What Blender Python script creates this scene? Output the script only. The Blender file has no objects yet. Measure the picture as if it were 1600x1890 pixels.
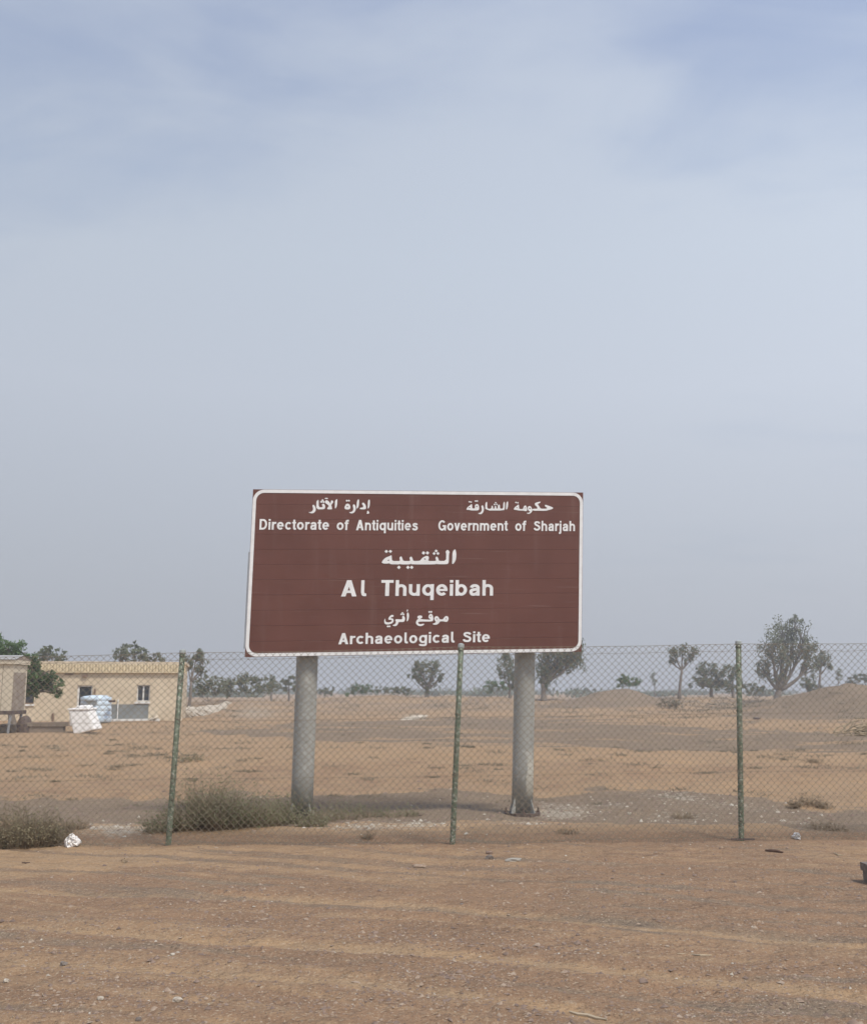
import bpy, math, random
import numpy as np
from mathutils import Vector, Matrix
from mathutils.geometry import tessellate_polygon

random.seed(7); rng = np.random.default_rng(11)
scene = bpy.context.scene
col = scene.collection
R = math.radians

# ------------------------------------------------------------------ camera
CAM_H, FPX, PITCH = 1.53, 1900.0, R(9.85)
cam_d = bpy.data.cameras.new('camera'); cam = bpy.data.objects.new('camera', cam_d); col.objects.link(cam)
cam.location = (0, 0, CAM_H); cam.rotation_euler = (R(90) + PITCH, 0, 0)
cam_d.sensor_fit = 'VERTICAL'; cam_d.sensor_height = 24; cam_d.lens = 24 * FPX / 1890
cam_d.clip_start = 0.1; cam_d.clip_end = 12000
scene.camera = cam

# ------------------------------------------------------------------ world, sun, exposure
SUN_EL, SUN_AZ = R(56), R(138)          # azimuth measured clockwise from +Y: sun to the right and a little behind the camera
world = bpy.data.worlds.new('World'); scene.world = world; world.use_nodes = True
wn, wl = world.node_tree.nodes, world.node_tree.links
wn.clear()
def N(nodes, typ, **kw):
    n = nodes.new(typ)
    for k, v in kw.items(): setattr(n, k, v)
    return n
out = N(wn, 'ShaderNodeOutputWorld'); bg = N(wn, 'ShaderNodeBackground'); bg.inputs['Strength'].default_value = 0.1
sky = N(wn, 'ShaderNodeTexSky', sky_type='NISHITA', sun_disc=False, sun_elevation=SUN_EL, sun_rotation=SUN_AZ)
sky.dust_density = 4.0; sky.air_density = 1.2; sky.ozone_density = 1.5
tc = N(wn, 'ShaderNodeTexCoord'); sep = N(wn, 'ShaderNodeSeparateXYZ'); wl.new(tc.outputs['Generated'], sep.inputs[0])
# cloud-plane coordinates: direction / (z + k)
zk = N(wn, 'ShaderNodeMath', operation='ADD'); wl.new(sep.outputs['Z'], zk.inputs[0]); zk.inputs[1].default_value = 0.16
zm = N(wn, 'ShaderNodeMath', operation='MAXIMUM'); wl.new(zk.outputs[0], zm.inputs[0]); zm.inputs[1].default_value = 0.1
dv = N(wn, 'ShaderNodeVectorMath', operation='DIVIDE'); wl.new(tc.outputs['Generated'], dv.inputs[0])
cb = N(wn, 'ShaderNodeCombineXYZ'); [wl.new(zm.outputs[0], cb.inputs[i]) for i in range(3)]; wl.new(cb.outputs[0], dv.inputs[1])
mp = N(wn, 'ShaderNodeMapping'); mp.inputs['Rotation'].default_value = (0, 0, R(-12)); mp.inputs['Scale'].default_value = (0.62, 1.15, 0.01)
mp.inputs['Location'].default_value = (0.3, 4.2, 0.0); wl.new(dv.outputs[0], mp.inputs[0])
n1 = N(wn, 'ShaderNodeTexNoise'); n1.inputs['Scale'].default_value = 0.95; n1.inputs['Detail'].default_value = 7; n1.inputs['Roughness'].default_value = 0.52; n1.inputs['Distortion'].default_value = 0.5
wl.new(mp.outputs[0], n1.inputs['Vector'])
r1 = N(wn, 'ShaderNodeMapRange'); r1.interpolation_type = 'SMOOTHSTEP'; cov = N(wn, 'ShaderNodeMapRange'); cov.clamp = False; wl.new(sep.outputs['Z'], cov.inputs[0]); cov.inputs[1].default_value = 0.0; cov.inputs[2].default_value = 1.0; cov.inputs[3].default_value = 0.25; cov.inputs[4].default_value = -0.20
nadd = N(wn, 'ShaderNodeMath', operation='ADD'); wl.new(n1.outputs['Fac'], nadd.inputs[0]); wl.new(cov.outputs[0], nadd.inputs[1]); 
n2 = N(wn, 'ShaderNodeTexNoise'); n2.inputs['Scale'].default_value = 3.4; n2.inputs['Detail'].default_value = 6; n2.inputs['Distortion'].default_value = 0.8; wl.new(mp.outputs[0], n2.inputs['Vector'])
m2 = N(wn, 'ShaderNodeMath', operation='MULTIPLY_ADD'); wl.new(n2.outputs['Fac'], m2.inputs[0]); m2.inputs[1].default_value = 0.34; m2.inputs[2].default_value = -0.16
na2 = N(wn, 'ShaderNodeMath', operation='ADD'); wl.new(nadd.outputs[0], na2.inputs[0]); wl.new(m2.outputs[0], na2.inputs[1]); wl.new(na2.outputs[0], r1.inputs[0]); r1.inputs[1].default_value = 0.33; r1.inputs[2].default_value = 0.60
# veil colours by elevation
ramp = N(wn, 'ShaderNodeValToRGB'); wl.new(sep.outputs['Z'], ramp.inputs[0])
cr = ramp.color_ramp
def lin(r, g, b):
    f = lambda c: ((c / 255 + 0.055) / 1.055) ** 2.4 if c > 10 else c / 255 / 12.92
    return (f(r), f(g), f(b), 1)
stops = [(0.0, (176, 181, 191)), (0.09, (182, 187, 197)), (0.28, (197, 204, 216)), (0.40, (196, 205, 218)), (0.6, (187, 197, 214)), (1.0, (190, 198, 212))]
cr.elements[0].position = 0; cr.elements[0].color = lin(*stops[0][1]); cr.elements[1].position = 1; cr.elements[1].color = lin(*stops[-1][1])
for p, c in stops[1:-1]:
    e = cr.elements.new(p); e.color = lin(*c)
ramp2 = N(wn, 'ShaderNodeValToRGB'); wl.new(sep.outputs['Z'], ramp2.inputs[0]); cr = ramp2.color_ramp   # thinner cloud, bluer
stops = [(0.0, (174, 180, 190)), (0.09, (178, 184, 195)), (0.28, (188, 197, 212)), (0.45, (172, 186, 209)), (0.62, (146, 162, 196)), (1.0, (140, 158, 196))]
cr.elements[0].position = 0; cr.elements[0].color = lin(*stops[0][1]); cr.elements[1].position = 1; cr.elements[1].color = lin(*stops[-1][1])
for p, c in stops[1:-1]:
    e = cr.elements.new(p); e.color = lin(*c)
mx = N(wn, 'ShaderNodeMix', data_type='RGBA'); wl.new(r1.outputs[0], mx.inputs['Factor']); wl.new(ramp2.outputs[0], mx.inputs[6]); wl.new(ramp.outputs[0], mx.inputs[7])
sc10 = N(wn, 'ShaderNodeVectorMath', operation='SCALE'); wl.new(mx.outputs[2], sc10.inputs[0])
# the hazy veil is brighter towards the sun's side of the sky
dt = N(wn, 'ShaderNodeVectorMath', operation='DOT_PRODUCT'); wl.new(tc.outputs['Generated'], dt.inputs[0]); dt.inputs[1].default_value = (math.sin(SUN_AZ), math.cos(SUN_AZ), 0.0)
gl = N(wn, 'ShaderNodeMapRange'); gl.clamp = False; wl.new(dt.outputs['Value'], gl.inputs[0]); gl.inputs[1].default_value = -1; gl.inputs[2].default_value = 1; gl.inputs[3].default_value = 8.9; gl.inputs[4].default_value = 15.5
wl.new(gl.outputs[0], sc10.inputs['Scale'])
mx2 = N(wn, 'ShaderNodeMix', data_type='RGBA'); mx2.inputs['Factor'].default_value = 0.92
wl.new(sky.outputs[0], mx2.inputs[6]); wl.new(sc10.outputs[0], mx2.inputs[7])
wl.new(mx2.outputs[2], bg.inputs['Color']); wl.new(bg.outputs[0], out.inputs['Surface'])

sun_d = bpy.data.lights.new('sun', 'SUN'); sun = bpy.data.objects.new('sun', sun_d); col.objects.link(sun)
sun_d.energy = 2.8; sun_d.angle = R(12); sun_d.color = (1.0, 0.94, 0.84)
sd = Vector((math.sin(SUN_AZ) * math.cos(SUN_EL), math.cos(SUN_AZ) * math.cos(SUN_EL), math.sin(SUN_EL)))
sun.rotation_euler = sd.to_track_quat('Z', 'Y').to_euler()
scene.view_settings.view_transform = 'Standard'; scene.view_settings.look = 'None'
scene.view_settings.exposure = 0.10; scene.view_settings.gamma = 1.0; scene.view_settings.use_curve_mapping = False

# ------------------------------------------------------------------ geometry helpers
cp, sp = math.cos(PITCH), math.sin(PITCH)
def ray(px, py):
    dx = (px - 800) / FPX; dy = (945 - py) / FPX
    return Vector((dx, cp - dy * sp, sp + dy * cp))
def P(px, py, Y):
    d = ray(px, py); t = Y / d.y
    return Vector((d.x * t, Y, CAM_H + d.z * t))
def to_px(x, y, z):
    z = z - CAM_H
    f = y * cp + z * sp; u = -y * sp + z * cp
    f = np.where(f < 0.05, 0.05, f)
    return 800 + FPX * x / f, 945 - FPX * u / f
def flatY(py):
    d = ray(800, py); return -CAM_H / d.z * d.y
def smooth(a, b, x):
    t = np.clip((x - a) / (b - a), 0, 1); return t * t * (3 - 2 * t)

def _hash(ix, iy, s):
    h = (ix.astype(np.int64) * 374761393 + iy.astype(np.int64) * 668265263 + s * 1442695041) & 0xffffffff
    h = ((h ^ (h >> 13)) * 1274126177) & 0xffffffff
    return ((h ^ (h >> 16)) & 0xffff) / 65535.0
def vnoise(x, y, s=0):
    ix = np.floor(x); iy = np.floor(y); fx = x - ix; fy = y - iy
    fx = fx * fx * (3 - 2 * fx); fy = fy * fy * (3 - 2 * fy)
    a = _hash(ix, iy, s); b = _hash(ix + 1, iy, s); c = _hash(ix, iy + 1, s); d = _hash(ix + 1, iy + 1, s)
    return (a * (1 - fx) + b * fx) * (1 - fy) + (c * (1 - fx) + d * fx) * fy
def fbm(x, y, o=4, s=0):
    r = 0; a = 0.5; t = 0
    for i in range(o):
        r = r + a * vnoise(x * 2 ** i + 17.3 * i, y * 2 ** i - 9.1 * i, s + i); t += a; a *= 0.5
    return r / t

def new_obj(name, verts, faces, mat, parent=None, smoothf=False):
    me = bpy.data.meshes.new(name); me.from_pydata([tuple(v) for v in verts], [], faces); me.update()
    if mat: me.materials.append(mat)
    if smoothf: me.polygons.foreach_set('use_smooth', [True] * len(me.polygons))
    o = bpy.data.objects.new(name, me); col.objects.link(o)
    if parent: o.parent = parent; o.matrix_parent_inverse = Matrix.Translation(-Vector(parent.location))
    return o
def empty(name, loc):
    o = bpy.data.objects.new(name, None); o.location = loc; o.empty_display_size = 0.2; col.objects.link(o); return o
def tag(o, label=None, cat=None, group=None, kind=None):
    if label: o['label'] = label
    if cat: o['category'] = cat
    if group: o['group'] = group
    if kind: o['kind'] = kind
    return o

class MB:
    def __init__(s): s.v = []; s.f = []
    def add(s, v, f):
        b = len(s.v); s.v += [Vector(p) for p in v]; s.f += [tuple(i + b for i in q) for q in f]; return s
    def box(s, a, b):
        (x0, y0, z0), (x1, y1, z1) = a, b
        return s.add([(x0, y0, z0), (x1, y0, z0), (x1, y1, z0), (x0, y1, z0), (x0, y0, z1), (x1, y0, z1), (x1, y1, z1), (x0, y1, z1)],
                     [(0, 3, 2, 1), (4, 5, 6, 7), (0, 1, 5, 4), (1, 2, 6, 5), (2, 3, 7, 6), (3, 0, 4, 7)])
    def hexa(s, q):   # eight corners, same order as box
        return s.add(q, [(0, 3, 2, 1), (4, 5, 6, 7), (0, 1, 5, 4), (1, 2, 6, 5), (2, 3, 7, 6), (3, 0, 4, 7)])
    def tube(s, pts, rad, n=6, cap=True):
        pts = [Vector(p) for p in pts]
        if not hasattr(rad, '__len__'): rad = [rad] * len(pts)
        b = len(s.v); ref = Vector((0.31, 0.93, 0.17))
        for i, p in enumerate(pts):
            d = (pts[min(i + 1, len(pts) - 1)] - pts[max(i - 1, 0)])
            if d.length < 1e-9: d = Vector((0, 0, 1))
            d.normalize(); a = d.cross(ref)
            if a.length < 1e-3: a = d.cross(Vector((1, 0, 0)))
            a.normalize(); c = d.cross(a)
            for k in range(n):
                t = 2 * math.pi * k / n
                s.v.append(p + (a * math.cos(t) + c * math.sin(t)) * rad[i])
        for i in range(len(pts) - 1):
            for k in range(n):
                k2 = (k + 1) % n
                s.f.append((b + i * n + k, b + i * n + k2, b + (i + 1) * n + k2, b + (i + 1) * n + k))
        if cap:
            s.f.append(tuple(b + k for k in reversed(range(n)))); s.f.append(tuple(b + (len(pts) - 1) * n + k for k in range(n)))
        return s
    def build(s, name, mat, parent=None, sm=False): return new_obj(name, s.v, s.f, mat, parent, sm)

# ------------------------------------------------------------------ materials
def mat_basic(name, color, rough=0.8, spec=0.3, metal=0.0, var=0.0, vscale=5.0, color2=None, bump=0.0, bscale=40.0, detail=4, thr=(0.35, 0.65), objvar=0.0):
    m = bpy.data.materials.new(name); m.use_nodes = True; n, l = m.node_tree.nodes, m.node_tree.links
    b = n['Principled BSDF']; b.inputs['Roughness'].default_value = rough; b.inputs['Metallic'].default_value = metal
    b.inputs['Specular IOR Level'].default_value = spec
    b.inputs['Base Color'].default_value = (*color, 1)
    g = N(n, 'ShaderNodeNewGeometry')
    src = None
    if color2 is not None or var:
        t = N(n, 'ShaderNodeTexNoise'); t.inputs['Scale'].default_value = vscale; t.inputs['Detail'].default_value = detail
        l.new(g.outputs['Position'], t.inputs['Vector'])
        mr = N(n, 'ShaderNodeMapRange'); l.new(t.outputs['Fac'], mr.inputs[0]); mr.inputs[1].default_value, mr.inputs[2].default_value = thr
        mi = N(n, 'ShaderNodeMix', data_type='RGBA'); l.new(mr.outputs[0], mi.inputs['Factor'])
        c2 = color2 if color2 is not None else tuple(c * (1 - var) for c in color)
        c1 = color if color2 is not None else tuple(min(1, c * (1 + var * .6)) for c in color)
        mi.inputs[6].default_value = (*c1, 1); mi.inputs[7].default_value = (*c2, 1)
        src = mi.outputs[2]
    if objvar:
        oi = N(n, 'ShaderNodeObjectInfo'); mr2 = N(n, 'ShaderNodeMapRange'); l.new(oi.outputs['Random'], mr2.inputs[0])
        mr2.inputs[3].default_value = 1 - objvar; mr2.inputs[4].default_value = 1 + objvar
        sc = N(n, 'ShaderNodeVectorMath', operation='SCALE'); l.new(mr2.outputs[0], sc.inputs['Scale'])
        if src: l.new(src, sc.inputs[0])
        else: sc.inputs[0].default_value = color
        src = sc.outputs[0]
    if src: l.new(src, b.inputs['Base Color'])
    if bump:
        t = N(n, 'ShaderNodeTexNoise'); t.inputs['Scale'].default_value = bscale; t.inputs['Detail'].default_value = 5
        l.new(g.outputs['Position'], t.inputs['Vector'])
        bp = N(n, 'ShaderNodeBump'); bp.inputs['Strength'].default_value = min(1, bump); bp.inputs['Distance'].default_value = 0.02
        l.new(t.outputs['Fac'], bp.inputs['Height']); l.new(bp.outputs[0], b.inputs['Normal'])
    return m
def add_scratches(m, col_):
    n, l = m.node_tree.nodes, m.node_tree.links; b = n['Principled BSDF']; src = b.inputs['Base Color'].links[0].from_socket; g = N(n, 'ShaderNodeNewGeometry')
    for sc, lo, hi, amt in (((1.1, 1.1, 75), .66, .72, .45), ((9, 9, .9), .55, .8, .20)):
        q = N(n, 'ShaderNodeMapping'); q.inputs['Scale'].default_value = sc; l.new(g.outputs['Position'], q.inputs[0])
        t = N(n, 'ShaderNodeTexNoise'); t.inputs['Scale'].default_value = 1.0; t.inputs['Detail'].default_value = 3; l.new(q.outputs[0], t.inputs['Vector'])
        r = N(n, 'ShaderNodeMapRange'); l.new(t.outputs['Fac'], r.inputs[0]); r.inputs[1].default_value = lo; r.inputs[2].default_value = hi; r.inputs[4].default_value = amt
        x = N(n, 'ShaderNodeMix', data_type='RGBA'); l.new(r.outputs[0], x.inputs['Factor']); l.new(src, x.inputs[6]); x.inputs[7].default_value = (*col_, 1); src = x.outputs[2]
    l.new(src, b.inputs['Base Color'])
def leafmat(name, c, c2, scale=0.9):
    m = mat_basic(name, c, rough=0.85, spec=0.15, color2=c2, vscale=scale, thr=(0.3, 0.7), detail=5)
    n, l = m.node_tree.nodes, m.node_tree.links; b = n['Principled BSDF']
    src = b.inputs['Base Color'].links[0].from_socket
    tr = N(n, 'ShaderNodeBsdfTranslucent'); l.new(src, tr.inputs[0])
    ms = N(n, 'ShaderNodeMixShader'); ms.inputs[0].default_value = 0.22
    o = n['Material Output']; l.new(b.outputs[0], ms.inputs[1]); l.new(tr.outputs[0], ms.inputs[2]); l.new(ms.outputs[0], o.inputs[0])
    return m

M = {}
M['brown'] = mat_basic('sign_brown', (0.122, 0.047, 0.034), rough=0.45, spec=0.38, color2=(0.142, 0.056, 0.041), vscale=2.2, detail=8, bump=0.05, bscale=9, objvar=0.02)
add_scratches(M['brown'], (0.23, 0.15, 0.125))
M['white_film'] = mat_basic('reflective_white', (0.82, 0.81, 0.79), rough=0.45, color2=(0.74, 0.73, 0.71), vscale=12, detail=6)
M['alu'] = mat_basic('weathered_aluminium', (0.33, 0.34, 0.35), rough=0.5, metal=0.3, var=0.15)
M['wire'] = mat_basic('galvanised_wire', (0.225, 0.195, 0.15), rough=0.6, metal=0.1, color2=(0.24, 0.19, 0.135), vscale=6)
M['leaf_grey'] = leafmat('leaf_grey_green', (0.150, 0.165, 0.102), (0.225, 0.232, 0.160))
M['leaf_green'] = leafmat('leaf_green', (0.080, 0.130, 0.052), (0.15, 0.215, 0.10))
M['leaf_dark'] = leafmat('leaf_dark_olive', (0.105, 0.125, 0.065), (0.18, 0.195, 0.118))
M['leaf_dry'] = leafmat('leaf_dry_brown', (0.19, 0.165, 0.12), (0.26, 0.23, 0.17))
M['bark'] = mat_basic('bark', (0.155, 0.125, 0.10), rough=0.95, color2=(0.23, 0.20, 0.17), vscale=8, bump=0.6, bscale=14)
M['bush_green'] = leafmat('saltbush_leaf', (0.20, 0.205, 0.125), (0.29, 0.27, 0.18), 5)
M['bush_dry'] = leafmat('dry_twigs', (0.33, 0.26, 0.175), (0.23, 0.175, 0.12), 6)
M['bush_mix'] = leafmat('saltbush_mixed', (0.190, 0.205, 0.112), (0.28, 0.26, 0.165), 2.5)
M['bush_olive'] = leafmat('olive_twigs', (0.30, 0.27, 0.165), (0.24, 0.20, 0.135), 6)
M['twig'] = mat_basic('dead_wood', (0.46, 0.37, 0.24), rough=0.9, color2=(0.26, 0.20, 0.13), vscale=25)

def painted_post(name):
    m = bpy.data.materials.new(name); m.use_nodes = True; n, l = m.node_tree.nodes, m.node_tree.links; b = n['Principled BSDF']
    g = N(n, 'ShaderNodeNewGeometry')
    def noise(s, d=6, rot=None):
        t = N(n, 'ShaderNodeTexNoise'); t.inputs['Scale'].default_value = s; t.inputs['Detail'].default_value = d; t.inputs['Roughness'].default_value = 0.65
        l.new(g.outputs['Position'], t.inputs['Vector']); return t.outputs['Fac']
    def rngm(s, a, c):
        r = N(n, 'ShaderNodeMapRange'); l.new(s, r.inputs[0]); r.inputs[1].default_value = a; r.inputs[2].default_value = c; return r.outputs[0]
    def mix(f, a, c):
        x = N(n, 'ShaderNodeMix', data_type='RGBA'); l.new(f, x.inputs['Factor'])
        for i, s in ((6, a), (7, c)):
            if isinstance(s, tuple): x.inputs[i].default_value = (*s, 1)
            else: l.new(s, x.inputs[i])
        return x.outputs[2]
    c = mix(rngm(noise(9), 0.35, 0.65), (0.105, 0.140, 0.088), (0.17, 0.195, 0.135))
    c = mix(rngm(noise(34), 0.52, 0.60), c, (0.36, 0.37, 0.30))
    c = mix(rngm(noise(26), 0.37, 0.43), (0.085, 0.075, 0.05), c)
    l.new(c, b.inputs['Base Color']); b.inputs['Roughness'].default_value = 0.55
    bp = N(n, 'ShaderNodeBump'); bp.inputs['Strength'].default_value = 0.5; bp.inputs['Distance'].default_value = 0.006; l.new(noise(60), bp.inputs['Height']); l.new(bp.outputs[0], b.inputs['Normal'])
    return m
M['post'] = painted_post('green_paint_worn')
def sign_pole_mat(cx=None, top=1.2, amt=.9):
    m = bpy.data.materials.new('sign_pole_paint'); m.use_nodes = True; n, l = m.node_tree.nodes, m.node_tree.links; b = n['Principled BSDF']
    g = N(n, 'ShaderNodeNewGeometry')
    mp = N(n, 'ShaderNodeMapping'); mp.inputs['Scale'].default_value = (1, 1, 0.35); l.new(g.outputs['Position'], mp.inputs[0])
    def noise(s, d=7, src=None):
        t = N(n, 'ShaderNodeTexNoise'); t.inputs['Scale'].default_value = s; t.inputs['Detail'].default_value = d; t.inputs['Roughness'].default_value = 0.62
        l.new(src or g.outputs['Position'], t.inputs['Vector']); return t.outputs['Fac']
    def rngm(s, a, c):
        r = N(n, 'ShaderNodeMapRange'); l.new(s, r.inputs[0]); r.inputs[1].default_value = a; r.inputs[2].default_value = c; return r.outputs[0]
    def mix(f, a, c):
        x = N(n, 'ShaderNodeMix', data_type='RGBA'); l.new(f, x.inputs['Factor'])
        for i, s in ((6, a), (7, c)):
            if isinstance(s, tuple): x.inputs[i].default_value = (*s, 1)
            else: l.new(s, x.inputs[i])
        return x.outputs[2]
    c = mix(rngm(noise(3.5, src=mp.outputs[0]), 0.35, 0.65), (0.285, 0.285, 0.262), (0.365, 0.360, 0.325))
    c = mix(rngm(noise(16), 0.55, 0.70), c, (0.47, 0.465, 0.43))
    c = mix(rngm(noise(30), 0.32, 0.38), (0.16, 0.155, 0.135), c)
    if cx is not None:      # pale flaked strip down the right side
        sx = N(n, 'ShaderNodeSeparateXYZ'); l.new(g.outputs['Position'], sx.inputs[0])
        def ma(op, a, c_):
            q = N(n, 'ShaderNodeMath', operation=op)
            for i, v in enumerate((a, c_)):
                if isinstance(v, float): q.inputs[i].default_value = v
                else: l.new(v, q.inputs[i])
            return q.outputs[0]
        e = ma('ADD', sx.outputs[0], ma('MULTIPLY', ma('SUBTRACT', noise(7), .5), .16))
        k1 = rngm(e, cx + .045, cx + .06); k2 = rngm(ma('ADD', sx.outputs[2], ma('MULTIPLY', noise(3), .9)), top + .55, top + .25); k3 = rngm(sx.outputs[2], .22, .28)
        c = mix(ma('MULTIPLY', ma('MULTIPLY', k1, k2), ma('MULTIPLY', k3, amt)), c, (0.52, 0.50, 0.43))
    l.new(c, b.inputs['Base Color']); b.inputs['Roughness'].default_value = 0.5; b.inputs['Metallic'].default_value = 0.1
    bp = N(n, 'ShaderNodeBump'); bp.inputs['Strength'].default_value = 0.35; bp.inputs['Distance'].default_value = 0.01; l.new(noise(22), bp.inputs['Height']); l.new(bp.outputs[0], b.inputs['Normal'])
    return m
M['pole'] = sign_pole_mat()

# ------------------------------------------------------------------ ground
GAUSS = []   # (x, y, h, sx, sy)
def bump_at(px, py, Y, h, sx, sy): GAUSS.append((P(px, py, Y).x, Y, h, sx, sy))
bump_at(1150, 1290, 92, 1.65, 4.0, 5.0)
bump_at(1080, 1290, 88, 0.7, 4.0, 4.0)
bump_at(1585, 1290, 84, 1.8, 3.6, 6.0)
bump_at(1530, 1300, 70, 1.0, 5.5, 7.0)
bump_at(1640, 1300, 66, 1.2, 6.0, 7.0)
bump_at(900, 1290, 115, 0.9, 14.0, 10.0)
bump_at(660, 1290, 120, 0.8, 10.0, 10.0)
bump_at(450, 1290, 95, 0.75, 8.0, 8.0)
bump_at(1260, 1290, 130, 0.8, 12.0, 8.0)
bump_at(1000, 1400, 24, 0.22, 5.0, 2.2)
bump_at(1250, 1430, 19, 0.18, 3.5, 1.6)
bump_at(500, 1420, 21, 0.20, 4.0, 2.0)
bump_at(150, 1400, 25, 0.22, 5.0, 2.5)
bump_at(1590, 1450, 17.5, 0.10, 1.5, 1.2)

TRACKS = [ # tyre-track centre lines, (px, py) on the flat ground, half width px, strength
    ([(-200, 1640), (300, 1650), (650, 1664), (1000, 1690), (1300, 1722), (1600, 1748), (1900, 1775)], 7, 1.0),
    ([(250, 1672), (700, 1690), (1100, 1718), (1500, 1752), (1900, 1800)], 5, 0.5),
    ([(-200, 1697), (0, 1708), (400, 1735), (900, 1768), (1250, 1803), (1600, 1843), (1900, 1890)], 9, 1.0),
    ([(100, 1708), (300, 1722), (520, 1748), (700, 1760)], 8, 0.5),
    ([(-200, 1765), (300, 1790), (700, 1820), (1040, 1862), (1200, 1900), (1500, 1960)], 10, 0.8),
    ([(-200, 1850), (200, 1862), (600, 1905), (900, 1950)], 9, 0.5),
]
def track_world():
    o = []
    for pts, w, s in TRACKS:
        q = []
        for (x, y) in pts:
            Y = flatY(y); p = P(x, y, Y); q.append((p.x, p.y))
        ym = np.mean([p[1] for p in pts]); wm = w / 1900 * flatY(ym) ** 2 / CAM_H * 1.0
        o.append((q, wm, s))
    return o
TW = track_world()
def seg_dist(x, y, q):
    """distance and signed side from polyline"""
    best = np.full(x.shape, 1e9); sgn = np.zeros(x.shape)
    for (ax, ay), (bx, by) in zip(q[:-1], q[1:]):
        dx, dy = bx - ax, by - ay; L = dx * dx + dy * dy
        t = np.clip(((x - ax) * dx + (y - ay) * dy) / L, 0, 1)
        ex, ey = x - (ax + t * dx), y - (ay + t * dy); d = np.hypot(ex, ey)
        m = d < best; best = np.where(m, d, best); sgn = np.where(m, np.sign(ex * -dy + ey * dx), sgn)
    return best, sgn
TA = math.atan2(-1.64, 4.5)
def streak(x, y, f=5.5, s=210):
    u = x * math.cos(TA) + y * math.sin(TA); v = -x * math.sin(TA) + y * math.cos(TA)
    v = v + (fbm(x * .8, y * .8, 2, 215) - .5) * .35
    return fbm(u * .22, v * f, 3, s)
def tracks(x, y):
    sand = np.zeros(x.shape); h = np.zeros(x.shape)
    wob = (fbm(x * 1.3, y * 1.3, 3, 40) - 0.5) * 0.10
    for q, w, s in TW:
        d, sg = seg_dist(x, y + wob, q)
        k = np.exp(-(d / w) ** 2)
        sand = np.maximum(sand, s * k)
        h += s * (-0.016 * np.exp(-(d / (w * 0.9)) ** 2) + 0.012 * np.exp(-((d - 1.7 * w) / (0.6 * w)) ** 2))
    near = smooth(11.2, 9.5, y)
    return sand * near, h * near

def height(x, y, fine=True):
    x = np.asarray(x, float); y = np.asarray(y, float)
    r = np.hypot(x, y)
    z = np.zeros_like(r)
    z += smooth(14, 40, r) * 0.30 * (fbm(x * 0.11, y * 0.16, 3, 5) - 0.5)
    z += smooth(60, 140, r) * 0.9 * (fbm(x * 0.022, y * 0.05, 3, 8) - 0.5)
    z += smooth(11.3, 13, r) * 0.10 * (fbm(x * 0.5, y * 0.8, 3, 2) - 0.5)
    for gx, gy, h, sx, sy in GAUSS:
        e = np.exp(-((x - gx) / sx) ** 2 - ((y - gy) / sy) ** 2); z += h * e * (1 if h < .3 else (0.72 + .5 * fbm(x * .45 + gx, y * .35, 3, 14)))
    z += 0.035 * np.exp(-((y - 11.9 - 0.04 * x) / 0.35) ** 2) * (0.4 + vnoise(x * 0.9, y * 0, 3))
    z -= 0.02 * np.exp(-((y - 11.15 - 0.03 * x) / 0.18) ** 2)
    if fine:
        th = tracks(x, y)[1]; z = z + th + smooth(11.0, 10.2, y) * 0.030 * (streak(x, y) - .5) + smooth(11.0, 10.2, y) * 0.012 * (streak(x, y, 14, 260) - .5)
        g = smooth(40, 12, r)
        z += g * (0.030 * (fbm(x * 1.6, y * 1.6, 3, 21) - 0.5) + 0.022 * (fbm(x * 7, y * 7, 3, 31) - 0.5))
        rid = 1 - np.abs(2 * fbm(x * 16, y * 16, 2, 51) - 1)
        z += smooth(16, 8, r) * 0.010 * (rid - 0.7) * (0.4 + fbm(x * 1.1, y * 1.9, 2, 9))
        z += smooth(110, 30, r) * smooth(12, 15, r) * (0.09 * (fbm(x * 1.4, y * 2.0, 3, 61) - 0.5) + .16 * (fbm(x * .35, y * .7, 3, 66) - .5))
    return z
def gz(x, y): return float(height(np.array([x]), np.array([y]))[0])
def ground_at(px, py):
    """point of the ground seen at a picture position"""
    d = ray(px, py); t = -CAM_H / d.z
    for _ in range(12):
        z = gz(d.x * t, d.y * t); t = (z - CAM_H) / d.z
    return Vector((d.x * t, d.y * t, z))

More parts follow.
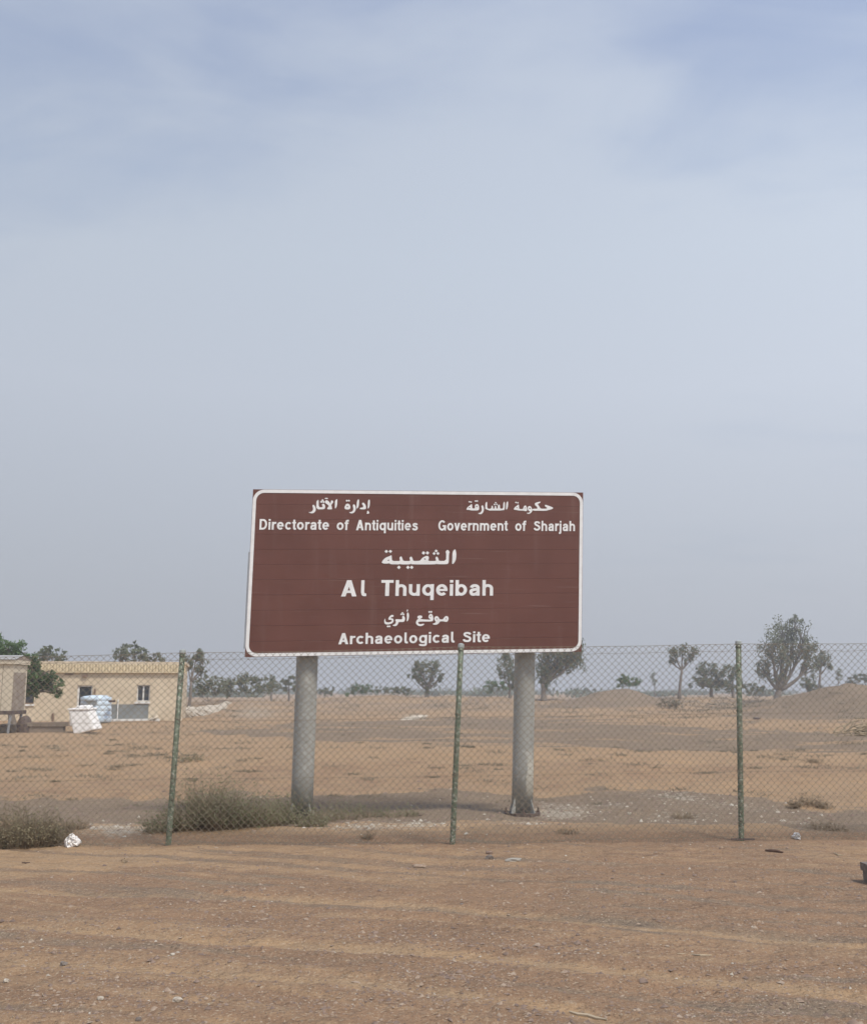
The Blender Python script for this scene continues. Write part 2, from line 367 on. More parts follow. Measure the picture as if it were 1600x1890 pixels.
def band(px, py, top, bot, soft=5):
    """0..1 inside a band between two polylines y(x)"""
    tx, ty = zip(*top); bx, by = zip(*bot)
    yt = np.interp(px, tx, ty); yb = np.interp(px, bx, by)
    return smooth(-soft, soft, py - yt) * smooth(-soft, soft, yb - py)
def zones(x, y):
    """R dark gravel, G sand (0 = red-brown grit), B white chippings"""
    px, py = to_px(x, y, np.zeros_like(x))
    inview = y > 1
    n1 = fbm(x * 0.7, y * 0.7, 4, 70); n2 = fbm(x * 0.25, y * 0.35, 4, 80); n3 = fbm(x * 3.1, y * 3.1, 3, 90)
    far = smooth(11.0, 12.0, y - 0.035 * x)
    wy = py + (n1 - 0.5) * np.where(py < 1400, 16, 28) + (n3 - 0.5) * np.where(py < 1400, 12, 16)
    px2 = px + (n2 - 0.5) * 160
    # beyond the fence
    g = np.zeros_like(x)
    g = np.maximum(g, band(px2, wy, [(380, 1352), (560, 1336), (800, 1326), (1000, 1322), (1200, 1334), (1300, 1346), (1900, 1352)], [(380, 1354), (560, 1368), (800, 1378), (1000, 1392), (1200, 1386), (1900, 1392)], 4))
    g = np.maximum(g, band(px, wy, [(500, 1474), (640, 1470), (1000, 1462), (1200, 1460), (1370, 1470), (1450, 1486), (1520, 1494), (1900, 1484)], [(500, 1500), (700, 1504), (1000, 1492), (1200, 1500), (1400, 1512), (1500, 1540), (1900, 1546)], 3.5))
    g = np.maximum(g, band(px, wy, [(-400, 1478), (0, 1480), (140, 1490), (300, 1494), (500, 1496)], [(-400, 1520), (60, 1522), (300, 1524), (500, 1522)], 4))
    g = np.maximum(g, 0.85 * band(px2, wy, [(1000, 1302), (1090, 1282), (1150, 1262), (1200, 1275), (1260, 1300)], [(1000, 1306), (1150, 1312), (1260, 1308)], 3))
    g = np.maximum(g, 0.8 * band(px2, wy, [(1340, 1330), (1420, 1304), (1500, 1288), (1600, 1284), (1900, 1284)], [(1340, 1332), (1500, 1332), (1900, 1338)], 4))
    g = np.maximum(g, 0.55 * band(px2, wy, [(350, 1288), (700, 1292), (900, 1300)], [(350, 1330), (700, 1330), (900, 1322)], 5) * smooth(0.35, 0.6, n2))
    g = np.maximum(g, 0.5 * smooth(0.52, 0.66, n2) * smooth(1340, 1300, py))
    g = np.maximum(g, 0.35 * smooth(0.50, 0.62, n1) * smooth(1440, 1480, py))
    g *= 1 - .65 * smooth(.52, .68, fbm(x * .22, y * .9, 3, 130)) * smooth(1400, 1380, py)
    g *= far
    G = far.copy()
    G = np.where(far > 0.5, 1.0 - 0.25 * smooth(0.5, 0.65, n3), G)
    # this side of the fence: grit with sand streaks
    ts = tracks(x, y)[0]
    sand = np.clip(ts * (0.95 + 0.5 * (n3 - 0.4)), 0, 1)
    sand = np.maximum(sand, 0.9 * band(px, wy, [(-600, 1558), (300, 1562), (1000, 1562), (1500, 1556), (1900, 1556)], [(-600, 1622), (0, 1618), (250, 1604), (420, 1610), (800, 1640), (1000, 1590), (1200, 1575), (1500, 1590), (1900, 1620)], 8) * np.interp(px, [0, 300, 450, 900, 1100, 1400, 1500, 1600], [1, 1, .75, .6, .45, .25, .7, .7]))
    sand = np.maximum(sand, 0.25 * smooth(0.50, 0.70, n1))
    st = streak(x, y)
    sand = np.maximum(sand, 0.5 * smooth(0.50, 0.68, st))
    sand = sand * (1 - .45 * smooth(.46, .34, st) * (ts < .5))
    G = np.maximum(G * far, sand * (1 - far))
    G = G - .35 * far * band(px, wy, [(-400, 1440), (0, 1446), (300, 1440), (500, 1424), (850, 1414), (1000, 1412)], [(-400, 1474), (300, 1478), (900, 1462), (1000, 1456)], 5)  # shaded slope below the far dune crest, painted in by shifting sand towards grit
    g = np.maximum(g, (1 - far) * (0.55 * smooth(0.44, 0.32, st) + .3 * smooth(.58, .7, n1)))
    for gi, amp in ((0, 1.3), (1, 1.1), (2, .4), (3, 1.0), (4, 1.1)):
        gx, gy, h, sx, sy = GAUSS[gi]; m_ = np.exp(-((x - gx) / (sx * 1.15)) ** 2 - ((y - gy) / (sy * 1.2)) ** 2)
        g = np.maximum(g, amp * smooth(.12, .5, m_ + (n3 - .5) * .3) * (.55 + .6 * n1))
    # white chippings
    B = np.zeros_like(x)
    for cx, cy, rx, ry, s in [(215, 1534, 60, 13, 1), (660, 1528, 90, 9, .7), (770, 1524, 60, 9, .9), (1030, 1498, 75, 14, 1), (1120, 1490, 40, 8, .6), (1250, 1475, 50, 9, .8), (1340, 1490, 60, 7, .5), (960, 1520, 60, 7, .7), (1250, 1510, 60, 9, .5),
                              (470, 1318, 50, 12, .7), (765, 1325, 30, 7, .8), (1420, 1495, 50, 8, .4), (1480, 1525, 60, 12, .4), (150, 1335, 40, 5, .4), (1160, 1300, 12, 5, .6)]:
        B = np.maximum(B, s * np.exp(-((px - cx) / rx) ** 2 - ((py - cy) / ry) ** 2) * (0.5 + n3))
    B = np.where(inview, B, 0); g = np.where(inview, g, 0.2); G = np.where(inview, G, 0.6)
    return np.clip(g, 0, 1), np.clip(G, 0, 1), np.clip(B, 0, 1)

def build_ground():
    ang = np.concatenate([np.linspace(-180, -34, 40, endpoint=False), np.linspace(-34, 34, 680), np.linspace(34, 180, 41)[1:-1]]) * math.pi / 180
    rr = [0.6]
    while rr[-1] < 7500:
        r = rr[-1]
        k = 1.08 if r < 3.6 else (1.0045 if r < 13 else (1.009 if r < 60 else (1.014 if r < 160 else 1.06)))
        rr.append(r * k)
    rr = np.array(rr); nr, na = len(rr), len(ang)
    A, Rr = np.meshgrid(ang, rr); X = (Rr * np.sin(A)).ravel(); Y = (Rr * np.cos(A)).ravel()
    Z = height(X, Y)
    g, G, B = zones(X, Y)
    X = np.append(X, 0); Y = np.append(Y, 0); Z = np.append(Z, 0.0); g = np.append(g, 0); G = np.append(G, .5); B = np.append(B, 0)
    co = np.stack([X, Y, Z], 1)
    i = np.arange(nr - 1)[:, None] * na; j = np.arange(na)[None, :]; j2 = (j + 1) % na
    quads = np.stack([(i + j), (i + j2), (i + na + j2), (i + na + j)], -1).reshape(-1, 4)[:, ::-1]
    tris = np.stack([np.full(na, nr * na), (np.arange(na) + 1) % na, np.arange(na)], 1)[:, ::-1][:, ::-1]
    me = bpy.data.meshes.new('ground')
    me.vertices.add(len(co)); me.vertices.foreach_set('co', co.ravel().astype(np.float32))
    nl = quads.size + tris.size
    me.loops.add(nl); me.loops.foreach_set('vertex_index', np.concatenate([quads.ravel(), tris.ravel()]).astype(np.int32))
    me.polygons.add(len(quads) + len(tris))
    ls = np.concatenate([np.arange(len(quads)) * 4, len(quads) * 4 + np.arange(len(tris)) * 3]).astype(np.int32)
    me.polygons.foreach_set('loop_start', ls)
    me.update(calc_edges=True); me.validate()
    me.polygons.foreach_set('use_smooth', np.ones(len(me.polygons), bool))
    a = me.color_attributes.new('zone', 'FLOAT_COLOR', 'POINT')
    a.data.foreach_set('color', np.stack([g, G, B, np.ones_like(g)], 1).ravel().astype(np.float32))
    if me.polygons[len(quads) // 2].normal.z < 0: me.flip_normals()
    o = bpy.data.objects.new('ground', me); col.objects.link(o)
    # material
    m = bpy.data.materials.new('desert_ground'); m.use_nodes = True; n, l = m.node_tree.nodes, m.node_tree.links; b = n['Principled BSDF']
    b.inputs['Roughness'].default_value = 0.95; b.inputs['Specular IOR Level'].default_value = 0.15
    at = N(n, 'ShaderNodeAttribute', attribute_name='zone'); sp_ = N(n, 'ShaderNodeSeparateColor'); l.new(at.outputs['Color'], sp_.inputs[0])
    geo = N(n, 'ShaderNodeNewGeometry')
    def noise(s, d=6, ro=0.6, st=None):
        src = geo.outputs['Position']
        if st:
            q = N(n, 'ShaderNodeMapping'); q.inputs['Scale'].default_value = st; q.inputs['Rotation'].default_value = (0, 0, R(4)); l.new(src, q.inputs[0]); src = q.outputs[0]
        t = N(n, 'ShaderNodeTexNoise'); t.inputs['Scale'].default_value = s; t.inputs['Detail'].default_value = d; t.inputs['Roughness'].default_value = ro
        l.new(src, t.inputs['Vector']); return t.outputs['Fac']
    def rng_(s, a, c, lo=0.0, hi=1.0):
        r = N(n, 'ShaderNodeMapRange'); l.new(s, r.inputs[0]); r.inputs[1].default_value = a; r.inputs[2].default_value = c; r.inputs[3].default_value = lo; r.inputs[4].default_value = hi; return r.outputs[0]
    def mix(f, a, c, bt='MIX'):
        x = N(n, 'ShaderNodeMix', data_type='RGBA', blend_type=bt)
        if isinstance(f, float): x.inputs['Factor'].default_value = f
        else: l.new(f, x.inputs['Factor'])
        for i, s in ((6, a), (7, c)):
            if isinstance(s, tuple): x.inputs[i].default_value = (*s, 1)
            else: l.new(s, x.inputs[i])
        return x.outputs[2]
    def add(a, c, op='ADD'):
        x = N(n, 'ShaderNodeMath', operation=op)
        for i, s in enumerate((a, c)):
            if isinstance(s, float): x.inputs[i].default_value = s
            else: l.new(s, x.inputs[i])
        return x.outputs[0]
    sandc = mix(rng_(noise(0.35, 5), 0.35, 0.65), SAND1, SAND2)
    sandc = mix(rng_(noise(5.0, 6, .6, (0.35, 1.3, 1)), 0.4, 0.62), sandc, SAND3)
    grit = mix(rng_(noise(1.1, 6), 0.35, 0.65), GRIT1, GRIT2)
    gv = mix(rng_(noise(0.8, 5), 0.35, 0.65), GRAV1, GRAV2)
    nz = noise(3.2, 7, 0.7); nf = noise(28, 4, 0.7)
    pert = add(rng_(nz, 0.3, 0.7, -0.22, 0.22), rng_(nf, 0.3, 0.7, -0.16, 0.16))
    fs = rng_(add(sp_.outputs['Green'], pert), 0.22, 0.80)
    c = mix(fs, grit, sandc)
    fg = rng_(add(sp_.outputs['Red'], pert), 0.25, 0.75)
    c = mix(fg, c, gv)
    # fine grain: pale and dark specks
    sp1 = noise(55, 3, 0.75)
    c = mix(rng_(sp1, 0.57, 0.66, 0.0, 0.7), c, (0.49, 0.40, 0.29))
    c = mix(rng_(sp1, 0.42, 0.34, 0.0, 0.65), c, (0.12, 0.085, 0.062))
    sp2 = noise(17, 4, 0.7)
    c = mix(rng_(sp2, 0.42, 0.30, 0.0, 0.45), c, (0.16, 0.12, 0.095))
    wh = rng_(add(sp_.outputs['Blue'], rng_(noise(14, 5, 0.7, (0.7, 1, 1)), 0.35, 0.65, -0.55, 0.45)), 0.35, 0.75, 0.0, 0.6)
    c = mix(wh, c, (0.43, 0.38, 0.30))
    l.new(c, b.inputs['Base Color'])
    b1 = N(n, 'ShaderNodeBump'); b1.inputs['Strength'].default_value = 0.9; b1.inputs['Distance'].default_value = 0.015; l.new(noise(34, 5, 0.75), b1.inputs['Height'])
    b2 = N(n, 'ShaderNodeBump'); b2.inputs['Strength'].default_value = 0.7; b2.inputs['Distance'].default_value = 0.09; l.new(noise(4.2, 6, 0.6), b2.inputs['Height'])
    b3 = N(n, 'ShaderNodeBump'); b3.inputs['Strength'].default_value = 0.6; b3.inputs['Distance'].default_value = 0.25; l.new(noise(0.9, 6, 0.62, (0.6, 1.2, 1)), b3.inputs['Height'])
    l.new(b1.outputs[0], b2.inputs['Normal']); l.new(b2.outputs[0], b3.inputs['Normal']); l.new(b3.outputs[0], b.inputs['Normal'])
    me.materials.append(m); o['kind'] = 'structure'
    return o
SAND1, SAND2, SAND3 = (0.415, 0.270, 0.152), (0.365, 0.237, 0.132), (0.360, 0.246, 0.148)
GRIT1, GRIT2 = (0.305, 0.192, 0.115), (0.258, 0.163, 0.100)
GRAV1, GRAV2 = (0.250, 0.185, 0.125), (0.215, 0.160, 0.112)
build_ground()

# ------------------------------------------------------------------ sign board on two pipe poles
YL, YR = 12.5, 13.13
BLp, BRp = P(452, 1213, YL), P(1073, 1203, YR)
exs = (BRp - BLp); nrm = exs.cross(Vector((0, 0, 1))).normalized()      # towards the camera
def on_sign(px, py):
    d = ray(px, py); o = Vector((0, 0, CAM_H)); t = (BLp - o).dot(nrm) / d.dot(nrm); return o + d * t
TLp, TRp = on_sign(467.5, 903), on_sign(1076, 909)
def S(u, v, w=0.0):   # u,v 0..1 across / up the board, w metres in front of it
    return BLp * (1 - u) * (1 - v) + BRp * u * (1 - v) + TRp * u * v + TLp * (1 - u) * v + nrm * w
BW, BH = exs.length, (TLp - BLp).length
sign = empty('road_sign', ground_at(760, 1510))
tag(sign, 'large brown archaeological site sign with white border and lettering on two grey poles', 'road sign')
NP = 11
for k in range(NP):
    v0 = k / NP + (0.0004 if k else 0); v1 = (k + 1) / NP - (0.0004 if k < NP - 1 else 0)
    dw = random.uniform(-0.0012, 0.0012)
    mb = MB()
    q = [S(0, v0, dw), S(1, v0, dw), S(1, v0, -0.035), S(0, v0, -0.035), S(0, v1, dw), S(1, v1, dw), S(1, v1, -0.035), S(0, v1, -0.035)]
    mb.hexa(q); mb.build('panel', M['brown'], sign)
# backing sheet behind the joints
MB().hexa([S(.003, .003, -.037), S(.997, .003, -.037), S(.997, .003, -.043), S(.003, .003, -.043), S(.003, .997, -.037), S(.997, .997, -.037), S(.997, .997, -.043), S(.003, .997, -.043)]).build('backing_sheet', M['alu'], sign)
def ring_pts(ins, rad, n=10):
    W, H = BW, BH; pts = []
    for cx, cy, a0 in ((W - ins - rad, H - ins - rad, 0), (ins + rad, H - ins - rad, 90), (ins + rad, ins + rad, 180), (W - ins - rad, ins + rad, 270)):
        for i in range(n + 1):
            a = R(a0 + 90 * i / n); pts.append(((cx + rad * math.cos(a)) / W, (cy + rad * math.sin(a)) / H))
    return pts
o_, i_ = ring_pts(0.004, 0.135), ring_pts(0.044, 0.098)
mb = MB(); n = len(o_)
mb.add([S(u, v, .0035) for u, v in o_] + [S(u, v, .0035) for u, v in i_], [(k, (k + 1) % n, n + (k + 1) % n, n + k) for k in range(n)])
mb.build('border', M['white_film'], sign)
# pale edge trim on the left, dark on the right
MB().hexa([S(-.0045, .05, .001), S(-.0012, .05, .001), S(-.0012, .05, -.04), S(-.0045, .05, -.04), S(-.0045, .62, .001), S(-.0012, .62, .001), S(-.0012, .62, -.04), S(-.0045, .62, -.04)]).build('edge_strip', M['alu'], sign)

def poly_mesh(mb, loops, w):
    """loops of 3-D points on the board, first outer then holes"""
    loops = [[Vector(p) for p in lp] for lp in loops]
    flat = [p for lp in loops for p in lp]
    tris = tessellate_polygon(loops)
    mb.add(flat, [tuple(t) for t in tris])
def chaikin(pts, k=1):
    for _ in range(k):
        o = []
        for a, b in zip(pts, pts[1:] + pts[:1]):
            o.append((a[0] * .78 + b[0] * .22, a[1] * .78 + b[1] * .22)); o.append((a[0] * .22 + b[0] * .78, a[1] * .22 + b[1] * .78))
        pts = o
    return pts
def arabic(x0, y0, s, shapes, dots):
    mb = MB(); k = 0
    for lp in shapes:
        if not isinstance(lp[0], list): lp = [lp]
        w = 0.0032 + 0.00025 * k; k += 1
        poly_mesh(mb, [[on_sign(x0 + x / s, y0 + y / s) + nrm * w for x, y in chaikin(q)] for q in lp], w)
    for (x, y, r) in dots:
        w = 0.0032 + 0.00025 * k; k += 1
        poly_mesh(mb, [[on_sign(x0 + (x + dx * r) / s, y0 + (y + dy * r) / s) + nrm * w for dx, dy in ((-1.05, .1), (-.1, -1), (1.05, -.1), (.1, 1))]], w)
    mb.build('lettering', M['white_film'], sign)
arabic(560, 910, 11.43, [
    [(105, 403), (150, 402), (185, 385), (205, 355), (205, 310), (188, 270), (215, 240), (250, 285), (265, 330), (262, 365), (245, 400), (215, 425), (175, 430), (135, 420)],
    [(275, 345), (275, 190), (285, 165), (325, 135), (325, 300), (400, 300), (410, 280), (385, 245), (430, 215), (462, 270), (462, 310), (440, 345)],
    [(455, 190), (475, 148), (520, 160), (570, 215), (600, 280), (607, 345), (555, 345), (550, 290), (500, 235), (465, 215)],
    [(575, 190), (600, 145), (640, 185), (600, 240), (570, 290), (555, 320), (607, 320), (607, 346), (505, 346), (505, 315), (550, 265), (580, 215)],
    [(445, 112), (480, 98), (525, 108), (512, 130), (460, 127)],
    [(665, 340), (665, 200), (672, 160), (712, 122), (718, 160), (714, 240), (700, 300)]], [(380, 187, 27), (430, 189, 26), (407, 153, 25)])
arabic(560, 910, 11.43, [
    [[(865, 320), (875, 280), (900, 235), (935, 222), (975, 240), (995, 290), (985, 335), (950, 350), (890, 345)], [(905, 292), (928, 276), (952, 290), (930, 302)]],
    [(955, 403), (1010, 400), (1045, 375), (1055, 335), (1050, 300), (1040, 265), (1065, 230), (1100, 270), (1108, 325), (1100, 370), (1075, 410), (1040, 430), (1000, 430)],
    [(1120, 340), (1130, 165), (1165, 125), (1178, 160), (1172, 250), (1155, 310)],
    [(1188, 345), (1195, 310), (1260, 305), (1265, 270), (1230, 225), (1265, 195), (1310, 245), (1325, 295), (1318, 345)],
    [(1355, 340), (1360, 165), (1390, 132), (1405, 165), (1400, 260), (1385, 310)],
    [(1335, 445), (1345, 420), (1340, 395), (1365, 372), (1380, 385), (1375, 405), (1395, 410), (1385, 432)]], [(918, 163, 24), (962, 163, 24)])
arabic(850, 910, 8.889, [
    [[(88, 275), (110, 235), (150, 205), (180, 180), (190, 200), (188, 250), (225, 255), (235, 240), (232, 205), (255, 180), (285, 185), (300, 215), (303, 260), (290, 287), (170, 287), (140, 278)], [(132, 238), (150, 226), (156, 243), (140, 250)], [(250, 218), (266, 204), (276, 224), (262, 238)]],
    [(278, 330), (320, 325), (345, 290), (345, 250), (335, 220), (360, 195), (380, 240), (380, 285), (365, 325), (335, 350), (305, 345)],
    [(403, 288), (403, 165), (435, 135), (433, 258), (500, 258), (508, 205), (528, 215), (530, 258), (555, 255), (560, 205), (580, 215), (585, 255), (605, 255), (610, 200), (640, 185), (645, 258), (695, 255), (697, 165), (722, 135), (725, 250), (712, 288)],
    [(742, 285), (745, 165), (772, 130), (778, 170), (770, 250)]], [(143, 145, 15), (170, 149, 15), (243, 132, 15), (271, 132, 15), (555, 188, 15), (592, 188, 15), (573, 161, 15)])
arabic(850, 910, 8.889, [
    [[(865, 272), (885, 235), (925, 205), (950, 185), (955, 210), (958, 262), (1020, 265), (1035, 215), (1065, 200), (1085, 240), (1090, 290), (1060, 300), (1035, 290), (950, 288), (905, 278)], [(903, 242), (926, 230), (927, 248)], [(1045, 247), (1060, 233), (1066, 256)]],
    [[(1080, 325), (1120, 325), (1140, 305), (1110, 290), (1095, 250), (1110, 215), (1145, 215), (1165, 245), (1175, 295), (1150, 330), (1120, 343), (1090, 338)], [(1118, 252), (1135, 238), (1146, 258), (1130, 267)]],
    [(1170, 292), (1175, 258), (1265, 258), (1240, 215), (1215, 200), (1215, 165), (1260, 150), (1310, 140), (1305, 160), (1260, 180), (1285, 215), (1310, 258), (1400, 258), (1420, 245), (1375, 215), (1385, 190), (1430, 205), (1520, 240), (1500, 265), (1440, 280), (1405, 292)]], [(905, 155, 15), (936, 160, 15)])
arabic(695, 1000, 10, [
    [[(92, 385), (120, 335), (170, 290), (240, 265), (275, 243), (282, 290), (285, 355), (425, 355), (430, 340), (420, 290), (455, 265), (475, 300), (490, 355), (615, 355), (618, 335), (605, 295), (640, 268), (665, 305), (675, 355), (800, 352), (830, 310), (870, 280), (920, 258), (955, 265), (968, 300), (945, 355), (1090, 355), (1095, 335), (1082, 290), (1115, 268), (1140, 310), (1148, 355), (1280, 352), (1285, 215), (1270, 185), (1310, 140), (1350, 190), (1335, 215), (1330, 370), (1320, 400), (1295, 415), (1115, 415), (1100, 405), (1085, 418), (650, 418), (630, 405), (610, 418), (450, 418), (435, 405), (420, 418), (260, 415), (235, 395), (190, 405), (120, 400)], [(198, 346), (228, 326), (237, 345), (215, 354)], [(874, 308), (890, 302), (907, 325), (893, 338)]],
    [(1390, 412), (1395, 330), (1400, 180), (1450, 128), (1470, 210), (1468, 290), (1455, 350), (1420, 405)]],
    [(180, 178, 32), (255, 178, 32), (412, 473, 34), (578, 473, 33), (648, 473, 33), (865, 207, 33), (937, 207, 33), (1097, 170, 29), (1060, 217, 29), (1130, 217, 29)])
arabic(700, 1115, 11.43, [
    [(120, 300), (130, 330), (130, 365), (165, 385), (220, 385), (265, 360), (255, 330), (200, 335), (190, 305), (215, 260), (260, 225), (305, 235), (300, 270), (250, 275), (245, 300), (290, 305), (305, 335), (300, 375), (265, 410), (200, 430), (140, 430), (108, 405), (103, 350)],
    [(275, 445), (320, 430), (345, 400), (350, 370), (335, 340), (350, 315), (470, 325), (490, 305), (480, 270), (505, 235), (540, 280), (545, 320), (525, 370), (500, 378), (405, 378), (400, 410), (375, 450), (340, 468), (300, 462)],
    [(575, 370), (585, 290), (578, 210), (600, 165), (628, 215), (625, 290), (605, 350)],
    [(572, 155), (580, 135), (590, 105), (605, 125), (602, 150), (585, 158)]], [(178, 470, 23), (217, 470, 23), (465, 215, 23), (512, 217, 23), (490, 187, 22)])
arabic(700, 1115, 11.43, [
    [[(955, 415), (925, 450), (870, 468), (815, 455), (778, 420), (770, 380), (790, 335), (830, 305), (800, 290), (805, 255), (850, 238), (900, 245), (910, 285), (870, 300), (890, 320), (1050, 330), (1085, 325), (1035, 290), (1040, 240), (1080, 200), (1115, 215), (1135, 260), (1140, 330), (1120, 368), (850, 368), (815, 385), (830, 415), (870, 425), (910, 415)], [(1063, 257), (1080, 243), (1093, 260), (1078, 272)]],
    [[(1120, 415), (1160, 405), (1195, 375), (1165, 340), (1155, 300), (1180, 260), (1215, 250), (1250, 275), (1270, 320), (1340, 325), (1365, 280), (1405, 248), (1445, 260), (1462, 300), (1450, 350), (1420, 378), (1380, 372), (1350, 362), (1280, 365), (1255, 405), (1215, 435), (1170, 437), (1135, 430)], [(1193, 311), (1212, 296), (1225, 315), (1208, 327)], [(1396, 311), (1412, 296), (1423, 315), (1408, 325)]]], [(1055, 165, 24), (1096, 165, 24)])

def earc(cx, cy, rx, ry, a0, a1, n=14): return [(cx + rx * math.cos(R(a0 + (a1 - a0) * k / n)), cy + ry * math.sin(R(a0 + (a1 - a0) * k / n))) for k in range(n + 1)]
H = .089
def ocha(p, k=2):
    for _ in range(k):
        o = [p[0]]
        for a, b in zip(p, p[1:]): o += [(a[0] * .75 + b[0] * .25, a[1] * .75 + b[1] * .25), (a[0] * .25 + b[0] * .75, a[1] * .25 + b[1] * .75)]
        p = o + [p[-1]]
    return p
s_small = [(.475, .535), (.43, .61), (.29, .648), (.15, .615), (.115, .53), (.19, .44), (.34, .385), (.46, .31), (.475, .20), (.41, .105), (.27, .085), (.13, .115), (.08, .215)]
BOWL = lambda cx: earc(cx, .37, .222, .28, 0, 360, 26)
# glyph: width, strokes (centre lines, half width), filled polygons
GL = {
 'o': (.64, [(earc(.32, .37, .222, .28, 0, 360, 26), H)], []),
 'c': (.58, [(earc(.32, .37, .222, .28, 42, 318, 20), H)], []),
 'e': (.62, [(earc(.31, .37, .215, .28, 0, 318, 22), H), ([(.14, .37), (.61, .37)], .068)], []),
 'a': (.60, [([(.125, .51)] + earc(.30, .50, .18, .148, 150, 0, 10) + [(.48, 0)], H), (ocha([(.48, .42), (.27, .39), (.12, .35), (.10, .20), (.16, .085), (.27, .085), (.38, .11), (.48, .24)], 2), .09)], []),
 'n': (.60, [([(.1, 0), (.1, .74)], H), ([(.1, .42)] + earc(.30, .46, .20, .188, 180, 0, 12) + [(.50, 0)], H)], []),
 'h': (.60, [([(.1, 0), (.1, 1)], H), ([(.1, .42)] + earc(.30, .46, .20, .188, 180, 0, 12) + [(.50, 0)], H)], []),
 'm': (.92, [([(.1, 0), (.1, .74)], H), ([(.1, .44)] + earc(.28, .48, .18, .17, 180, 0, 10) + [(.46, 0)], H), ([(.46, .44)] + earc(.64, .48, .18, .17, 180, 0, 10) + [(.82, 0)], H)], []),
 'u': (.60, [([(.5, 0), (.5, .74)], H), ([(.1, .74)] + earc(.30, .28, .20, .188, 180, 360, 12) + [(.50, .32)], H)], []),
 'r': (.41, [([(.1, 0), (.1, .74)], H), ([(.1, .38)] + earc(.32, .42, .22, .225, 180, 98, 8) + [(.41, .645)], H)], []),
 'i': (.20, [([(.1, 0), (.1, .74)], H), ([(.1, .835), (.1, 1)], H)], []),
 'j': (.20, [(ocha([(.1, .74), (.1, -.06), (.09, -.19), (-.06, -.19)], 2), H), ([(.1, .835), (.1, 1)], H)], []),
 'b': (.64, [([(.1, 0), (.1, 1)], H), (BOWL(.32), H)], []),
 'q': (.64, [([(.54, -.27), (.54, .74)], H), (BOWL(.32), H)], []),
 'g': (.64, [(ocha([(.54, .74), (.54, .0), (.52, -.19), (.30, -.19), (.12, -.17), (.09, -.08)], 2), H), (BOWL(.32), H)], []),
 't': (.38, [(ocha([(.19, .95), (.19, .25), (.195, .085), (.37, .085)], 2), H), ([(0, .665), (.37, .665)], .07)], []),
 'f': (.39, [(ocha([(.18, 0), (.18, .70), (.19, .91), (.39, .915)], 2), H), ([(0, .665), (.37, .665)], .07)], []),
 's': (.56, [(ocha(s_small, 2), .09)], []),
 'S': (.70, [(ocha([(x * 1.27, y * 1.365 - .005) for x, y in s_small], 2), H)], []),
 'v': (.58, [], [[(0, .74), (.205, .74), (.375, 0), (.20, 0)], [(.58, .74), (.375, .74), (.205, 0), (.38, 0)]]),
 'D': (.70, [([(.1, 0), (.1, 1)], H), ([(.1, .91), (.33, .91)] + earc(.33, .5, .27, .41, 90, -90, 14) + [(.1, .09)], H)], []),
 'G': (.76, [(earc(.385, .5, .285, .415, 42, 340, 22), H), ([(.42, .45), (.76, .45)], .075), ([(.69, .46), (.69, 0)], .07)], []),
 'A': (.74, [([(.14, .29), (.60, .29)], .08)], [[(0, 0), (.215, 0), (.475, 1), (.265, 1)], [(.74, 0), (.525, 0), (.265, 1), (.475, 1)]]),
 'T': (.64, [([(0, .915), (.64, .915)], .088), ([(.32, 0), (.32, .9)], .103)], []),
 'l_tail': (1, [], [[(0, 1.0), (.60, 1.0), (.60, .27), (.72, .175), (1, .175), (1, 0), (.46, 0), (.14, .07), (0, .25)]]),
}
def strip(p, h):
    closed = abs(p[0][0] - p[-1][0]) + abs(p[0][1] - p[-1][1]) < 1e-6; n = len(p); Lf, Rt = [], []
    for i in range(n):
        a = p[i - 1] if i else (p[-2] if closed else None); b = p[i + 1] if i < n - 1 else (p[1] if closed else None); q = p[i]
        def nr(u, v): d = math.hypot(v[0] - u[0], v[1] - u[1]) or 1; return (-(v[1] - u[1]) / d, (v[0] - u[0]) / d)
        n1 = nr(a, q) if a else None; n2 = nr(q, b) if b else None; n1 = n1 or n2; n2 = n2 or n1
        m = (n1[0] + n2[0], n1[1] + n2[1]); L2 = (m[0] ** 2 + m[1] ** 2) / 2; f = min(1.6, 1 / max(L2, .3)); m = (m[0] * f, m[1] * f)
        Lf.append((q[0] + m[0] * h, q[1] + m[1] * h)); Rt.append((q[0] - m[0] * h, q[1] - m[1] * h))
    return Lf + Rt, [(i, i + 1, n + i + 1, n + i) for i in range(n - 1)]
def latin(word, x0, yb0, x1, yb1, yt0, off=0.0, mb=None):
    items = []; x = 0
    for k, ch in enumerate([word] if word == 'l_tail' else list(word)):
        w, st, po = GL[ch]; items.append((x, st, po)); nx = word[k + 1] if word != 'l_tail' and k + 1 < len(word) else ''
        x += w + (.10 if not (ch in 'rtfv' or nx in 'tfvj') else .055)
        if k == len(word) - 1 or word == 'l_tail': tot = items[-1][0] + w
    A, B = on_sign(x0, yb0), on_sign(x1, yb1); up = (TLp - BLp).normalized(); h = (on_sign((x0 + x1) / 2, yt0) - on_sign((x0 + x1) / 2, (yb0 + yb1) / 2)).dot(up)
    upv = ((TLp - BLp) * (1 - (x0 - 452) / 620) + (TRp - BRp) * ((x0 - 452) / 620)).normalized(); lay = 0
    P3 = lambda q, xo: A + (B - A) * ((q[0] + xo) / tot) + upv * h * q[1] + nrm * (.0032 + .00012 * lay)
    for xo, st, po in items:
        lay = 0
        for line_, hw in st: v, f = strip(line_, hw); mb.add([P3(q, xo) for q in v], f); lay += 1
        for pg in po: mb.add([P3(q, xo) for q in pg], [tuple(t) for t in tessellate_polygon([[Vector((a, b, 0)) for a, b in pg]])]); lay += 1
    return mb
